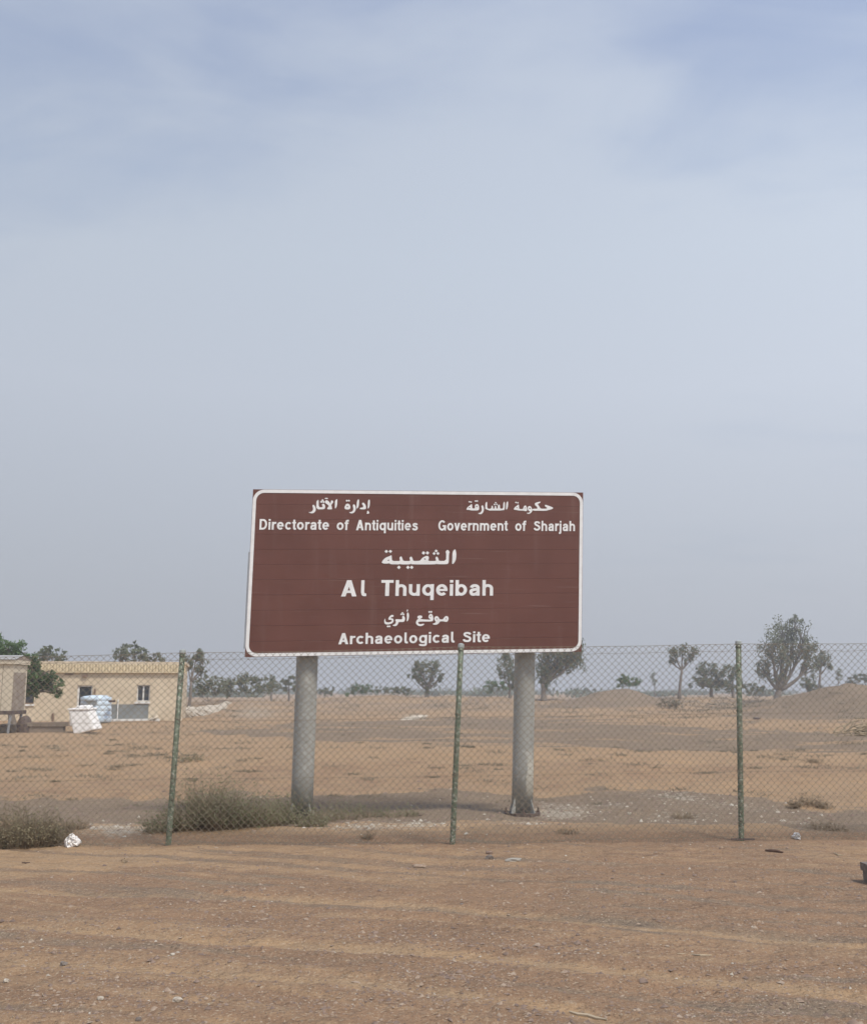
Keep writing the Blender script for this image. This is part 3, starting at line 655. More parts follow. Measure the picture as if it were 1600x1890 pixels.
def line(*words):
    mb = MB(); last = None
    for wd in words:
        if last is not None and wd[1] - last > 11: mb.build('lettering', M['white_film'], sign); mb = MB()
        latin(*wd, mb=mb); last = wd[3]
    mb.build('lettering', M['white_film'], sign)
line(('Directorate', 478.7, 977.6, 607.2, 978.0, 958.3, .017), ('of', 621.1, 978.2, 643.4, 978.5, 959.3, .017), ('Antiquities', 657, 978.8, 770.9, 979.2, 959.8, .017))
line(('Government', 808.4, 979.3, 936.9, 979.6, 960.5, .017), ('of', 950.2, 979.8, 970.6, 980, 961, .017), ('Sharjah', 984.1, 980, 1060.8, 980.4, 961.4, .017))
line(('A', 629.4, 1101, 658, 1100.8, 1070.9, .017), ('l_tail', 666, 1100.5, 675.9, 1100.4, 1070.9), ('Thuqeibah', 703, 1100, 910, 1099.4, 1070.6, .017))
line(('Archaeo', 624.4, 1189.3, 742.5, 1187.6, 1167.8, .017), ('l_tail', 745.9, 1187.6, 752.8, 1187.5, 1167.4), ('ogica', 754.7, 1187.4, 828.8, 1186.2, 1166.5, .017), ('l_tail', 831.9, 1186.2, 838.7, 1186, 1166), ('Site', 853, 1185.8, 903.7, 1185, 1165.3, .017))

# poles
def sign_pole(px_top, px_bot, py_bot, Y, flake=None):
    mb = MB(); top = P(px_top, 1100, Y); bot = P(px_bot, py_bot, Y); bot.z = gz(bot.x, bot.y) + 0.02
    d = (P(px_top, 1210, Y) - bot); top = bot + d * (3.6 / d.z); r = 0.133
    pts = [bot + (top - bot) * t for t in (0, .15, .3, .5, .75, 1)]
    mb.tube(pts, r, 28); pole = mb.build('pole', sign_pole_mat(bot.x, flake) if flake else M['pole'], sign, True)
    pole.data.polygons.foreach_set('use_smooth', [len(p.vertices) == 4 for p in pole.data.polygons])
    pm = MB(); oc = [(math.cos(R(22.5 + 45 * i)), math.sin(R(22.5 + 45 * i))) for i in range(8)]
    z0 = bot.z - .035
    for zz0, zz1, rr in ((z0 + .008, z0 + .045, .235),):
        pm.add([(bot.x + c * rr, bot.y + s_ * rr * .9, zz0) for c, s_ in oc] + [(bot.x + c * rr, bot.y + s_ * rr * .9, zz1) for c, s_ in oc], [tuple(range(8)), tuple(range(15, 7, -1))] + [(i, i + 8, (i + 1) % 8 + 8, (i + 1) % 8) for i in range(8)])
    o = pm.build('base_plate', mat_dark, sign)
    for i in range(4):
        a = R(45 + 90 * i); c, s_ = math.cos(a), math.sin(a)
        g = MB(); t = Vector((-s_, c, 0)) * .006; b0 = Vector((bot.x, bot.y, z0 + .045)); rd = Vector((c, s_, 0))
        q = [b0 + rd * (r - .01), b0 + rd * (r + .075), b0 + rd * (r + .01) + Vector((0, 0, .17)), b0 + rd * (r - .01) + Vector((0, 0, .17))]
        g.add([p - t for p in q] + [p + t for p in q], [(0, 1, 2, 3), (7, 6, 5, 4), (0, 4, 5, 1), (1, 5, 6, 2), (2, 6, 7, 3), (3, 7, 4, 0)])
        g.build('gusset', M['pole'], sign)
        a = R(90 * i); k = MB(); bb = Vector((bot.x + math.cos(a) * .2, bot.y + math.sin(a) * .18, z0 + .045)); k.tube([bb, bb + Vector((0, 0, .06))], .012, 6); k.tube([bb, bb + Vector((0, 0, .022))], .023, 6); k.build('bolt', mat_dark, sign)
mat_dark = mat_basic('rusty_steel', (0.085, 0.07, 0.065), rough=0.7, color2=(0.15, 0.105, 0.085), vscale=14)
sign_pole(567.5, 556.5, 1507, 12.5 + .35)
sign_pole(968.5, 963.5, 1506, 13.0 + .33, .75)
for v in (0.2, 0.5, 0.8):       # rails behind the panels
    MB().hexa([S(.04, v, -.045), S(.96, v, -.045), S(.96, v, -.085), S(.04, v, -.085), S(.04, v + .025, -.045), S(.96, v + .025, -.045), S(.96, v + .025, -.085), S(.04, v + .025, -.085)]).build('rail', M['alu'], sign)

# ------------------------------------------------------------------ chain link fence
fence = empty('chain_link_fence', ground_at(835, 1560))
tag(fence, 'chain link fence on green posts running across in front of the brown sign', 'fence')
POSTS = [(-195, 1208, -232, 1566), (338, 1198, 311, 1561), (851, 1187, 835, 1559), (1362, 1181.5, 1367.5, 1549), (1873, 1176, 1903, 1545)]
FY = [10.66, 10.78, 10.86, 11.12, 11.3]
tops, bots = [], []
for i, ((xt, yt, xb, yb), Y) in enumerate(zip(POSTS, FY)):
    b = P(xb, yb, Y); t = P(xt, yt, Y); tops.append(t); bots.append(b)
    r = 0.029
    g0 = b.copy(); g0.z = min(b.z, gz(b.x, b.y)) - .25
    d = (t - b).normalized(); g0 = b - d * ((b.z - g0.z) / d.z)
    po = MB().tube([g0, b, b + (t - b) * .5, t - d * .045], r, 16).build('post', M['post'], fence, True)
    if i in (1, 3): po['label'] = 'left post in view, leaning, grey-green paint' if i == 1 else 'right post in view, standing almost upright'
    capm = MB().tube([t - d * .05, t - d * .046, t - d * .014, t - d * .004, t], [r * 1.02, r * 1.16, r * 1.14, r * .7, r * .1], 16)
    capm.build('cap', M['alu_cap'] if 'alu_cap' in M else M.setdefault('alu_cap', mat_basic('post_cap', (0.30, 0.33, 0.31), rough=0.35, color2=(0.42, 0.44, 0.42), vscale=30)), po)
    # small base strap lying at the foot
    if i == 3:
        MB().box((b.x - .11, b.y - .03, b.z - .004), (b.x + .13, b.y - .012, b.z + .012)).build('foot_bar', mat_dark, fence)
    for hh in (.965, .64, .34, .08):
        c = b + (t - b) * hh
        tm = MB(); tm.tube([c + Vector((math.cos(a) * (r + .004), math.sin(a) * (r + .004), .01 * math.sin(a * 2))) for a in [R(q) for q in range(0, 361, 30)]], .0028, 4); tm.build('tie_wire', M['wire'], po)
def seg(s):
    """s in post units 0..4 -> interpolated foot and head of the netting"""
    i = min(int(s), 3); f = s - i
    return bots[i].lerp(bots[i + 1], f), tops[i].lerp(tops[i + 1], f)
def F(s, t, w=0.0):
    b, h = seg(s); y0 = Vector((0, -0.036 - w, 0)); f = s - int(min(s, 3.999))
    sag = -0.012 * math.sin(math.pi * f) * t
    bulge = 0.012 * math.sin(s * 5.3 + t * 3) + 0.008 * math.sin(s * 11.1 - t * 7)
    p = b + (h - b) * (0.008 + t * 0.972); p.z += sag; p.x += 0.010 * math.sin(s * 7.3 + t * 2.2) * (1 - t); p.y += bulge; return p + y0
span = [(tops[i + 1] - tops[i]).length for i in range(4)]
L = sum(span); dia = 0.0725; nw = int(L / (dia / 2)); rows = 27
cum = [0]; [cum.append(cum[-1] + q) for q in span]
def s_of(m):
    for i in range(4):
        if m <= cum[i + 1] or i == 3: return min(i + (m - cum[i]) / span[i], 4.0)
verts = []; faces = []; WR = 0.0031
def wire_path(pts, r=WR):
    b = len(verts)
    n = len(pts)
    for i, p in enumerate(pts):
        d = pts[min(i + 1, n - 1)] - pts[max(i - 1, 0)]; d.normalize()
        a = d.cross(Vector((0, 1, 0))); a = a.normalized() if a.length > 1e-4 else Vector((1, 0, 0)); c = d.cross(a)
        for k in range(3):
            t = 2.0944 * k + .5; verts.append(p + (a * math.cos(t) + c * math.sin(t)) * r)
    for i in range(n - 1):
        for k in range(3):
            k2 = (k + 1) % 3; faces.append((b + i * 3 + k, b + i * 3 + k2, b + i * 3 + 3 + k2, b + i * 3 + 3 + k))
for i in range(nw):
    pts = []
    ph = i % 2
    for j in range(rows * 2 + 1):
        side = (j + ph) % 2
        xm = (i + side) * dia / 2 + (0.0022 if side else -0.0022)
        xm += random.uniform(-.0012, .0012)
        t = j / (rows * 2); w = (0.0035 if side else -0.0035)
        p = F(s_of(min(max(xm, 0), L)), t, w); p.z += random.uniform(-.0012, .0012)
        if j in (0, rows * 2): p.x += random.uniform(-.008, .008)
        pts.append(p)
    # barbed pigtail at the foot
    if ph == 0 and random.random() < .8: pts.insert(0, pts[0] + Vector((random.uniform(-.006, .006), 0, -.04)))
    wire_path(pts)
# knuckled top edge
net = new_obj('wire_netting', verts, faces, M['wire'], fence); net['kind'] = 'stuff'
for t, rr, ww in ((1.0, .0023, .002), (0.962, .0020, -.006), (0.635, .0018, -.006), (0.335, .0018, -.006), (0.006, .0022, -.004)):
    verts = []; faces = []
    wire_path([F(s * 4 / 160, t, ww) + Vector((0, 0, 0.004 * math.sin(s * 1.7 + t * 40) * (t < .99) + random.uniform(-.0015, .0015))) for s in range(161)], rr)
    new_obj('line_wire', verts, faces, M['wire'], fence)

# ------------------------------------------------------------------ trees
def fast_mesh(name, V, F_, mat, parent=None):
    """V (n,3) array, F_ (m,4) quads"""
    me = bpy.data.meshes.new(name); V = np.asarray(V, np.float32); F_ = np.asarray(F_, np.int32)
    me.vertices.add(len(V)); me.vertices.foreach_set('co', V.ravel()); me.loops.add(F_.size); me.loops.foreach_set('vertex_index', F_.ravel())
    me.polygons.add(len(F_)); me.polygons.foreach_set('loop_start', (np.arange(len(F_)) * F_.shape[1]).astype(np.int32)); me.update(calc_edges=True)
    if mat: me.materials.append(mat)
    o = bpy.data.objects.new(name, me); col.objects.link(o)
    if parent: o.parent = parent; o.matrix_parent_inverse = Matrix.Translation(-Vector(parent.location))
    return o
def leaves(C, size, hang=0.0, asp=0.38):
    """quads (diamonds) at centres C"""
    n = len(C); d = rng.normal(size=(n, 3)); d[:, 2] -= hang * 1.5; d /= np.linalg.norm(d, axis=1)[:, None]
    e = rng.normal(size=(n, 3)); e -= (e * d).sum(1)[:, None] * d; e /= np.linalg.norm(e, axis=1)[:, None]
    s = size * rng.uniform(.55, 1.35, size=(n, 1))
    V = np.stack([C - d * s, C + e * s * asp, C + d * s, C - e * s * asp], 1).reshape(-1, 3)
    return V, np.arange(n * 4).reshape(-1, 4)
def bez(a, b, c, n=6): return [a * (1 - t) ** 2 + b * 2 * t * (1 - t) + c * t * t for t in [i / n for i in range(n + 1)]]
def tree(name, label, cat, base, Y, lumps, trunk_px, fork=None, mat='leaf_grey', hang=0.2, dens=1.0, lsize=0.13, group=None, stems=None, seed=0, twigs=10, sig=0.15):
    """lumps: (cx, cy, rx, ry) in picture pixels at distance Y"""
    rs = random.Random(seed * 13 + int(base[0])); k = (P(801, 1275, Y) - P(800, 1275, Y)).x
    b = P(base[0], base[1], Y); b.z = gz(b.x, b.y)
    root = empty(name, b); tag(root, label, cat, group)
    fk = P(fork[0], fork[1], Y) if fork else b + Vector((0, 0, .3))
    tw = trunk_px * k / 2
    mb = MB(); C = []
    fk2 = fk
    if fork: mb.tube(bez(b - Vector((0, 0, .15)), b.lerp(fk, .5) + Vector((rs.uniform(-.15, .15), rs.uniform(-.1, .1), 0)), fk), [tw * (1.35 - .1 * i) if i < 2 else tw * (1.1 - .06 * i) for i in range(7)], 8)
    for (cx, cy, rx, ry) in lumps:
        c = P(cx, cy, Y); c.y += rs.uniform(-.6, .6) * rx * k; RX, RY = rx * k, ry * k
        st = fk2.copy(); end = c + Vector((rs.uniform(-.3, .3) * RX, 0, -.15 * RY))
        mid = st.lerp(end, .5) + Vector(((end.x - st.x) * .22, rs.uniform(-.2, .2) * RX, -abs(end.x - st.x) * .10))
        limb = bez(st, mid, end); mb.tube(limb, [tw * max(.14, .62 - .09 * i) for i in range(7)], 6)
        nt = max(4, int(twigs * (rx * ry) ** .5 / 20 * dens))
        A = []
        for _ in range(nt):
            a = limb[rs.randint(2, 6)]
            u = Vector((rs.gauss(0, 1), rs.gauss(0, 1), rs.gauss(0, 1))).normalized(); q = rs.uniform(.45, 1.0)
            e = c + Vector((u.x * RX * q, u.y * RX * q, u.z * RY * q))
            m = a.lerp(e, .5) + Vector((0, 0, .12 * RY)); bp = bez(a, m, e, 4)
            mb.tube(bp, [tw * f for f in (.2, .15, .11, .08, .04)], 4, cap=False)
            for p in bp[2:]: A.append(p)
        # clumps
        nl = int(dens * 11.5 * (RX * RY) / (lsize ** 2))
        ncl = max(8, nl // 20)
        cc = np.array([A[rs.randrange(len(A))][:] for _ in range(ncl)])
        u = rng.normal(size=(ncl, 3)); u /= np.linalg.norm(u, axis=1)[:, None]; q = rng.uniform(.25, 1.05, size=(ncl, 1)) ** .6
        ell = np.array(c[:]) + u * q * np.array([RX, RX, RY])
        msk = rng.random((ncl, 1)) < .35
        cc = np.where(msk, cc, ell)
        L_ = cc[rng.integers(0, ncl, nl)] + rng.normal(size=(nl, 3)) * np.array([1, 1, .8]) * sig * (RX * RY) ** .5
        if hang: L_[:, 2] -= np.abs(rng.normal(size=nl)) * hang * .35 * RY
        C.append(L_)
    mb.build('trunk', M['bark'], root, True)
    V, Fq = leaves(np.concatenate(C), lsize, hang); cr_ = fast_mesh('crown', V, Fq, M[mat], root)
    return root
T_ = 'ghaf trees scattered over the sand plain'
tree('ghaf_tree', 'big forked grey-green tree with the tallest crown, right of the right fence post', 'tree', (1432, 1298), 118, [(1420, 1190, 24, 36), (1450, 1165, 28, 30), (1480, 1180, 26, 34), (1497, 1215, 16, 30), (1410, 1235, 16, 28), (1445, 1210, 22, 22), (1468, 1148, 16, 14), (1436, 1255, 12, 16)], 14, (1437, 1275), hang=.5, dens=.75, lsize=.17, seed=1, twigs=16, group=T_)
tree('ghaf_tree', 'slim round-topped tree leaning right behind the big forked tree', 'tree', (1508, 1285), 128, [(1515, 1212, 18, 14), (1505, 1225, 12, 12), (1525, 1222, 11, 12)], 5, (1513, 1245), hang=.5, dens=1.0, lsize=.17, seed=2, group=T_)
tree('ghaf_tree', 'dark low tree between the big forked tree and the slim round-topped one', 'tree', (1490, 1283), 132, [(1490, 1258, 14, 17), (1502, 1268, 14, 10), (1485, 1240, 8, 10)], 5, (1490, 1275), mat='leaf_dark', seed=3, lsize=.18, group=T_)
tree('ghaf_tree', 'umbrella-topped tree with a bare forked trunk left of the right fence post', 'tree', (1253, 1298), 124, [(1242, 1200, 14, 12), (1262, 1197, 18, 11), (1280, 1202, 12, 12), (1240, 1218, 9, 10), (1270, 1214, 10, 8)], 5.5, (1258, 1236), hang=.7, dens=.95, lsize=.16, seed=4, group=T_, twigs=14)
tree('ghaf_tree', 'wide dark dome-shaped tree between the umbrella-topped tree and the right fence post', 'tree', (1313, 1284), 135, [(1300, 1235, 20, 14), (1322, 1238, 20, 16), (1285, 1258, 18, 14), (1310, 1260, 20, 14), (1335, 1262, 16, 12)], 7, (1312, 1268), mat='leaf_dark', dens=1.1, lsize=.19, seed=5, group=T_)
tree('ghaf_tree', 'dark tree standing right behind the right fence post', 'tree', (1352, 1282), 138, [(1352, 1240, 17, 17), (1345, 1262, 20, 14), (1368, 1262, 10, 14)], 6, (1350, 1270), mat='leaf_dark', dens=1.0, lsize=.19, seed=6, group=T_)
tree('ghaf_tree', 'small thin tree alone on the horizon left of the umbrella-topped tree', 'tree', (1207, 1275), 190, [(1206, 1250, 7, 8), (1209, 1258, 5, 6)], 2, (1207, 1264), dens=.8, lsize=.2, seed=7, group=T_)
tree('ghaf_tree', 'weeping tree behind the right sign pole, crown rising past the sign corner', 'tree', (1003, 1298), 112, [(1035, 1190, 34, 22), (1062, 1205, 18, 28), (1015, 1215, 26, 30), (1003, 1245, 14, 22), (1060, 1180, 18, 12), (1040, 1222, 24, 16)], 10, (1002, 1262), mat='leaf_dark', hang=.9, dens=1.25, lsize=.16, seed=8, group=T_, twigs=16)
tree('ghaf_tree', 'narrow weeping tree between the middle fence post and the right sign pole', 'tree', (941, 1297), 116, [(935, 1215, 18, 16), (950, 1235, 16, 22), (925, 1235, 8, 18), (945, 1258, 10, 12)], 5, (941, 1270), mat='leaf_dark', hang=.8, dens=1.1, lsize=.16, seed=9, group=T_)
tree('ghaf_tree', 'two-lobed dark tree just left of the middle fence post', 'tree', (787, 1292), 115, [(775, 1228, 20, 14), (800, 1232, 16, 14), (765, 1245, 12, 12), (790, 1255, 18, 12), (812, 1247, 12, 9), (788, 1272, 8, 10)], 7, (787, 1272), mat='leaf_dark', hang=.5, dens=1.15, lsize=.16, seed=10, group=T_)
tree('ghaf_tree', 'upright tree with two bare limbs at the right end of the flat-roofed building', 'tree', (349, 1290), 78, [(352, 1212, 16, 12), (372, 1218, 13, 22), (345, 1228, 12, 10), (365, 1205, 10, 10), (376, 1238, 8, 10)], 6, (353, 1258), hang=.5, dens=1.05, lsize=.11, seed=11, group=T_)
tree('ghaf_tree', 'round-headed tree in the thicket left of the left sign pole', 'tree', (502, 1286), 130, [(502, 1256, 13, 12), (500, 1268, 10, 9)], 4, (502, 1274), mat='leaf_dark', dens=1.0, lsize=.2, seed=12, group=T_)
tree('ghaf_tree', 'dark tree half hidden by the left edge of the left sign pole', 'tree', (533, 1286), 126, [(532, 1255, 13, 11), (525, 1266, 10, 10), (545, 1262, 10, 14)], 4, (533, 1274), mat='leaf_dark', dens=1.0, lsize=.2, seed=13, group=T_)
tree('ghaf_tree', 'spreading grey tree showing above the middle of the building roof', 'tree', (238, 1290), 82, [(235, 1202, 20, 15), (258, 1208, 22, 14), (285, 1214, 18, 10), (222, 1216, 12, 10), (248, 1192, 12, 7)], 7, (245, 1250), hang=.1, dens=1.15, lsize=.13, seed=14, group=T_, twigs=14)
tree('ghaf_tree', 'grey tree behind the left end of the building roof', 'tree', (85, 1290), 80, [(75, 1208, 20, 14), (100, 1210, 20, 12), (88, 1196, 14, 7), (112, 1216, 10, 8)], 7, (88, 1250), hang=.1, dens=1.1, lsize=.13, seed=15, mat='leaf_dark', group=T_)
tree('ghaf_tree', 'thin spindly tree on the sand crest near the right edge', 'tree', (1546, 1268), 150, [(1546, 1238, 6, 9), (1550, 1250, 7, 7)], 2, (1546, 1255), dens=.5, lsize=.2, seed=16, group=T_)
tree('green_tree', 'bright green tree behind the raised cabin with a branch drooping over the building wall', 'tree', (28, 1330), 45, [(-20, 1195, 40, 24), (25, 1200, 32, 20), (55, 1215, 26, 16), (62, 1240, 18, 22), (72, 1262, 22, 20), (98, 1262, 20, 16), (108, 1272, 12, 12), (58, 1276, 12, 10), (88, 1242, 22, 12)], 12, (15, 1270), mat='leaf_green', hang=.35, dens=1.7, lsize=.095, seed=17, twigs=20, sig=.15)
S_ = 'desert shrubs scattered on the plain'
def shrub(label, x, y, w, h, Y, mat='leaf_dark', dens=1.0, seed=0, lsize=.17):
    n = max(2, int(w / h * 1.6)); rs = random.Random(seed)
    lumps = [(x - w / 2 + w * (i + .5) / n, y - h * rs.uniform(.4, .55), w / n * .75, h * rs.uniform(.36, .5)) for i in range(n)]
    lumps.append((x + rs.uniform(-.1, .1) * w, y - h * .66, w * .22, h * .3))
    return tree('shrub', label, 'shrub', (x, y), Y, lumps, 2.2, None, mat=mat, hang=0, dens=dens, lsize=lsize, seed=seed, group=S_, twigs=10)
shrub('grey-brown shrub thicket right of the building end', 385, 1287, 62, 42, 88, 'leaf_grey', .9, 21, .14)
shrub('round grey shrub beside the thicket, second from the building end', 420, 1286, 30, 38, 92, 'leaf_grey', .9, 22, .15)
shrub('broad pale grey-green shrub in front of the round-headed tree', 470, 1290, 75, 44, 96, 'leaf_grey', .95, 23, .15)
shrub('low green shrub just right of the left sign pole', 600, 1282, 34, 15, 150, 'leaf_dark', 1, 24, .22)
shrub('dome-shaped green shrub midway between sign pole and two-lobed tree', 663, 1282, 52, 21, 130, 'leaf_green', .9, 25, .2)
shrub('long low grey shrub left of the two-lobed tree', 728, 1282, 72, 16, 145, 'leaf_dark', 1, 26, .22)
shrub('green rounded shrub left of the narrow weeping tree', 918, 1280, 46, 25, 130, 'leaf_green', .9, 27, .2)
shrub('light green shrub growing behind the dark spoil mound', 1158, 1273, 50, 30, 110, 'leaf_green', .85, 28, .17)
shrub('grey shrub at the foot of the umbrella-topped tree', 1237, 1312, 46, 24, 84, 'leaf_dry', .5, 29, .1)
shrub('dark shrub between the right fence post and the big forked tree', 1395, 1280, 40, 20, 150, 'leaf_dark', 1, 30, .22)
shrub('dry grey shrub on the slope right of the big forked tree', 1480, 1306, 42, 14, 88, 'leaf_dry', .5, 31, .1)
shrub('grey shrub on the horizon second from the right edge', 1572, 1262, 26, 18, 150, 'leaf_grey', 1, 32, .22)
shrub('grey shrub on the horizon at the right edge', 1602, 1262, 28, 26, 150, 'leaf_dark', 1, 33, .22)

# far scrub that reads as one mass
def far_scrub():
    C = []
    for i in range(260):
        Y = rng.uniform(260, 900); a = rng.uniform(-.56, .56); x = a * Y; h = rng.uniform(1.0, 3.6) * (1 + .5 * (rng.random() < .2)); w = rng.uniform(2, 9)
        n = int(60 + 16 * w); z0 = gz(x, Y)
        c = rng.normal(size=(n, 3)) * np.array([w * .5, w * .3, h * .28]); c[:, 2] = np.abs(c[:, 2])
        C.append(c + np.array([x, Y, z0 + .2]))
    V, Fq = leaves(np.concatenate(C), .55, 0, .6); o = fast_mesh('distant_scrub', V, Fq, M['leaf_dark']); tag(o, 'far-off belt of desert scrub along the horizon', 'scrub', kind='stuff')
far_scrub()

# ------------------------------------------------------------------ building
M['wall'] = mat_basic('cream_render', (0.63, 0.53, 0.39), rough=0.9, color2=(0.55, 0.455, 0.33), vscale=1.3, detail=7, bump=.1)
M['cream'] = mat_basic('cream_tile', (0.60, 0.50, 0.33), rough=0.75, color2=(0.53, 0.43, 0.28), vscale=6, objvar=.08)
M['dado'] = mat_basic('grey_painted_dado', (0.185, 0.195, 0.19), rough=0.85, color2=(0.23, 0.235, 0.225), vscale=2)
M['glass'] = mat_basic('dark_glass', (0.03, 0.035, 0.045), rough=0.12, spec=0.6)
M['white'] = mat_basic('white_paint', (0.74, 0.73, 0.70), rough=0.6, color2=(0.62, 0.61, 0.58), vscale=4)
M['shutter'] = mat_basic('brown_board', (0.22, 0.15, 0.11), rough=0.8, var=.2)
BY = 55.0
BROT = R(11.5); PIV = P(337, 1300, BY)
def bx(px, py):
    d = ray(px, py); cx, sx = math.cos(BROT), math.sin(BROT)      # intersection with the rotated front plane
    # PIV + s*(cx, sx) = t*d
    t = (PIV.x * sx - PIV.y * cx) / (d.x * sx - d.y * cx); s = (d.x * t - PIV.x) * cx + (d.y * t - PIV.y) * sx
    return PIV.x + s, CAM_H + d.z * t
bld = empty('flat_roofed_building', Vector((PIV.x, BY, 0)))
tag(bld, 'long low cream building with flat roof and fluted tile parapet, left of the sign', 'building')
x0, x1 = bx(-120, 1300)[0], bx(337, 1300)[0]; zt = bx(200, 1226)[1]; zb = -0.5; D = 6.5
# front wall with openings: build as strips
def hole_wall(xa, xb, za, zb_, holes, y0, th, name, mat, parent):
    xs = sorted({xa, xb, *[h[0] for h in holes], *[h[1] for h in holes]}); zs = sorted({za, zb_, *[h[2] for h in holes], *[h[3] for h in holes]})
    m = MB()
    inh = lambda cx, cz: any(h[0] < cx < h[1] and h[2] < cz < h[3] for h in holes)
    nx, nz = len(xs), len(zs)
    for i in range(nx - 1):
        for j in range(nz - 1):
            if not inh((xs[i] + xs[i + 1]) / 2, (zs[j] + zs[j + 1]) / 2):
                m.add([(xs[i], y0, zs[j]), (xs[i + 1], y0, zs[j]), (xs[i + 1], y0, zs[j + 1]), (xs[i], y0, zs[j + 1])], [(0, 1, 2, 3)])
    for h in holes:
        a, b, c, d = h
        m.add([(a, y0, c), (b, y0, c), (b, y0, d), (a, y0, d), (a, y0 + th, c), (b, y0 + th, c), (b, y0 + th, d), (a, y0 + th, d)], [(0, 4, 5, 1), (1, 5, 6, 2), (2, 6, 7, 3), (3, 7, 4, 0)])
    return m
def pr(l, t, r, b): return (bx(l, 1280)[0], bx(r, 1280)[0], bx(200, b)[1], bx(200, t)[1])
w1, w2, w3 = pr(143, 1265, 171, 1326), pr(253, 1264, 277, 1295), pr(46, 1262, 64, 1299)
m = hole_wall(x0, x1, zb, zt, [w1, w2, w3], BY, .22, 'wall', None, None)
m.add([(x1, BY, zb), (x1, BY + D, zb), (x1, BY + D, zt), (x1, BY, zt)], [(0, 1, 2, 3)])
m.add([(x0, BY, zb), (x0, BY + D, zb), (x0, BY + D, zt), (x0, BY, zt)], [(3, 2, 1, 0)])
m.add([(x0, BY + D, zb), (x1, BY + D, zb), (x1, BY + D, zt), (x0, BY + D, zt)], [(3, 2, 1, 0)])
m.build('wall', M['wall'], bld)
MB().box((x0 - .1, BY - .1, zt), (x1 + .1, BY + D + .1, zt + .14)).build('roof', M['wall'], bld)
def window(w, frame_mat, pane=True, mull=True, sill=True, label=None):
    a, b, c, d = w; y = BY + .12; t = .06
    f = MB(); f.box((a, y, c), (a + t, y + .05, d)); f.box((b - t, y, c), (b, y + .05, d)); f.box((a + t, y, d - t), (b - t, y + .05, d)); f.box((a + t, y, c), (b - t, y + .05, c + t))
    if mull: f.box(((a + b) / 2 - .04, y - .012, c + t), ((a + b) / 2 + .04, y + .05, d - t))
    wo = f.build('window', frame_mat, bld)
    if label: wo['label'] = label
    for k in range(2 if mull else 1):
        xa = a + t if k == 0 else (a + b) / 2 + .04; xb = (b - t) if (k == 1 or not mull) else (a + b) / 2 - .04
        MB().box((xa, y + .02, c + t), (xb, y + .03, d - t)).build('pane', M['glass'], wo)
    if sill: MB().box((a - .08, BY - .07, c - .10), (b + .04, BY + .15, c - .01)).build('sill', M['white'], wo)
window(w2, M['white'], label='white framed window with dark glass')
window(w3, M['shutter'], mull=False, label='brown framed window half hidden by the green branch')
# door
a, b, c, d = w1
dr = MB(); dr.box((a, BY + .1, c), (a + .10, BY + .16, d)); dr.box((b - .07, BY + .1, c), (b, BY + .16, d)); dr.box((a + .10, BY + .1, d - .07), (b - .07, BY + .16, d)); do = dr.build('door', M['white'], bld)
MB().box((a + .10, BY + .13, c), (b - .07, BY + .145, d - .07)).build('pane', M['glass'], do)
da, db, dc, dd = pr(205, 1300, 276, 1327)
MB().box((da, BY - .012, dc), (db, BY - .002, dd)).build('dado_panel', M['dado'], bld)
px_ = bx(218.5, 1300)[0]; MB().tube([(px_, BY - .06, -.2), (px_, BY - .06, bx(0, 1291)[1])], .035, 8).build('pipe', M['white'], bld)
px_ = bx(99.5, 1300)[0]; MB().tube([(px_, BY - .06, bx(0, 1334)[1]), (px_ + .04, BY - .06, bx(0, 1326)[1]), (px_, BY - .06, bx(0, 1317)[1])], .055, 8).build('downspout', M['shutter'], bld)
e_ = pr(151, 1245, 160, 1250); MB().box((e_[0], BY - .12, e_[2]), (e_[1], BY - .002, e_[3])).build('vent', M['shutter'], bld)
e_ = pr(174, 1271, 177, 1281); MB().box((e_[0], BY - .04, e_[2]), (e_[1], BY - .002, e_[3])).build('switch_box', M['shutter'], bld)
e_ = pr(118, 1244, 134, 1246); MB().box((e_[0], BY - .05, e_[2]), (e_[1], BY - .002, e_[3])).build('bracket', M['shutter'], bld)
MB().box((bx(205, 1300)[0], BY - .55, -.3), (bx(297, 1300)[0], BY - .012, bx(0, 1328)[1])).build('step', M['white'], bld)
# parapet tiles: one mesh shared
zc0, zc1 = bx(0, 1239.5)[1], bx(0, 1223)[1]; tw_ = bx(205, 0)[0] - bx(200, 0)[0]
MB().box((x0 - .1, BY - .16, zc0 - .05), (x1 + .16, BY - .002, zc0 + .02)).build('cornice', M['cream'], bld)
MB().box((x0 - .1, BY - .10, zc0 + .02), (x1 + .10, BY - .002, zc1 - .10)).build('parapet', M['cream'], bld)
tm = MB(); ns = 7; h_ = zc1 - zc0 - .03; v = []; r_ = tw_ * .46
prof = [(math.cos(math.pi * i / ns), math.sin(math.pi * i / ns)) for i in range(ns + 1)]
for zz, yy, sc in ((0, 0, 1), (h_ * .82, .03, 1), (h_ * .95, .07, .9), (h_, .14, .6)): v += [(-c_ * r_ * sc, -s_ * .05 * sc + yy, zz) for c_, s_ in prof]
k = ns + 1
tm.add(v, [(q * k + i, q * k + i + 1, (q + 1) * k + i + 1, (q + 1) * k + i) for q in range(3) for i in range(ns)] + [tuple(3 * k + i for i in range(k))])
t0 = tm.build('tile', M['cream'], bld, False)
xx = x0 + tw_ / 2; first = True
while xx < x1 + .05:
    if xx > bx(10, 0)[0]:
        o = t0 if first else t0.copy()
        if not first: col.objects.link(o)
        first = False
        o.location = (xx, BY - .105, zc0 + .02 + random.uniform(-.01, .01)); o.rotation_euler.y = random.uniform(-.02, .02)
    xx += tw_

bld.rotation_euler.z = BROT
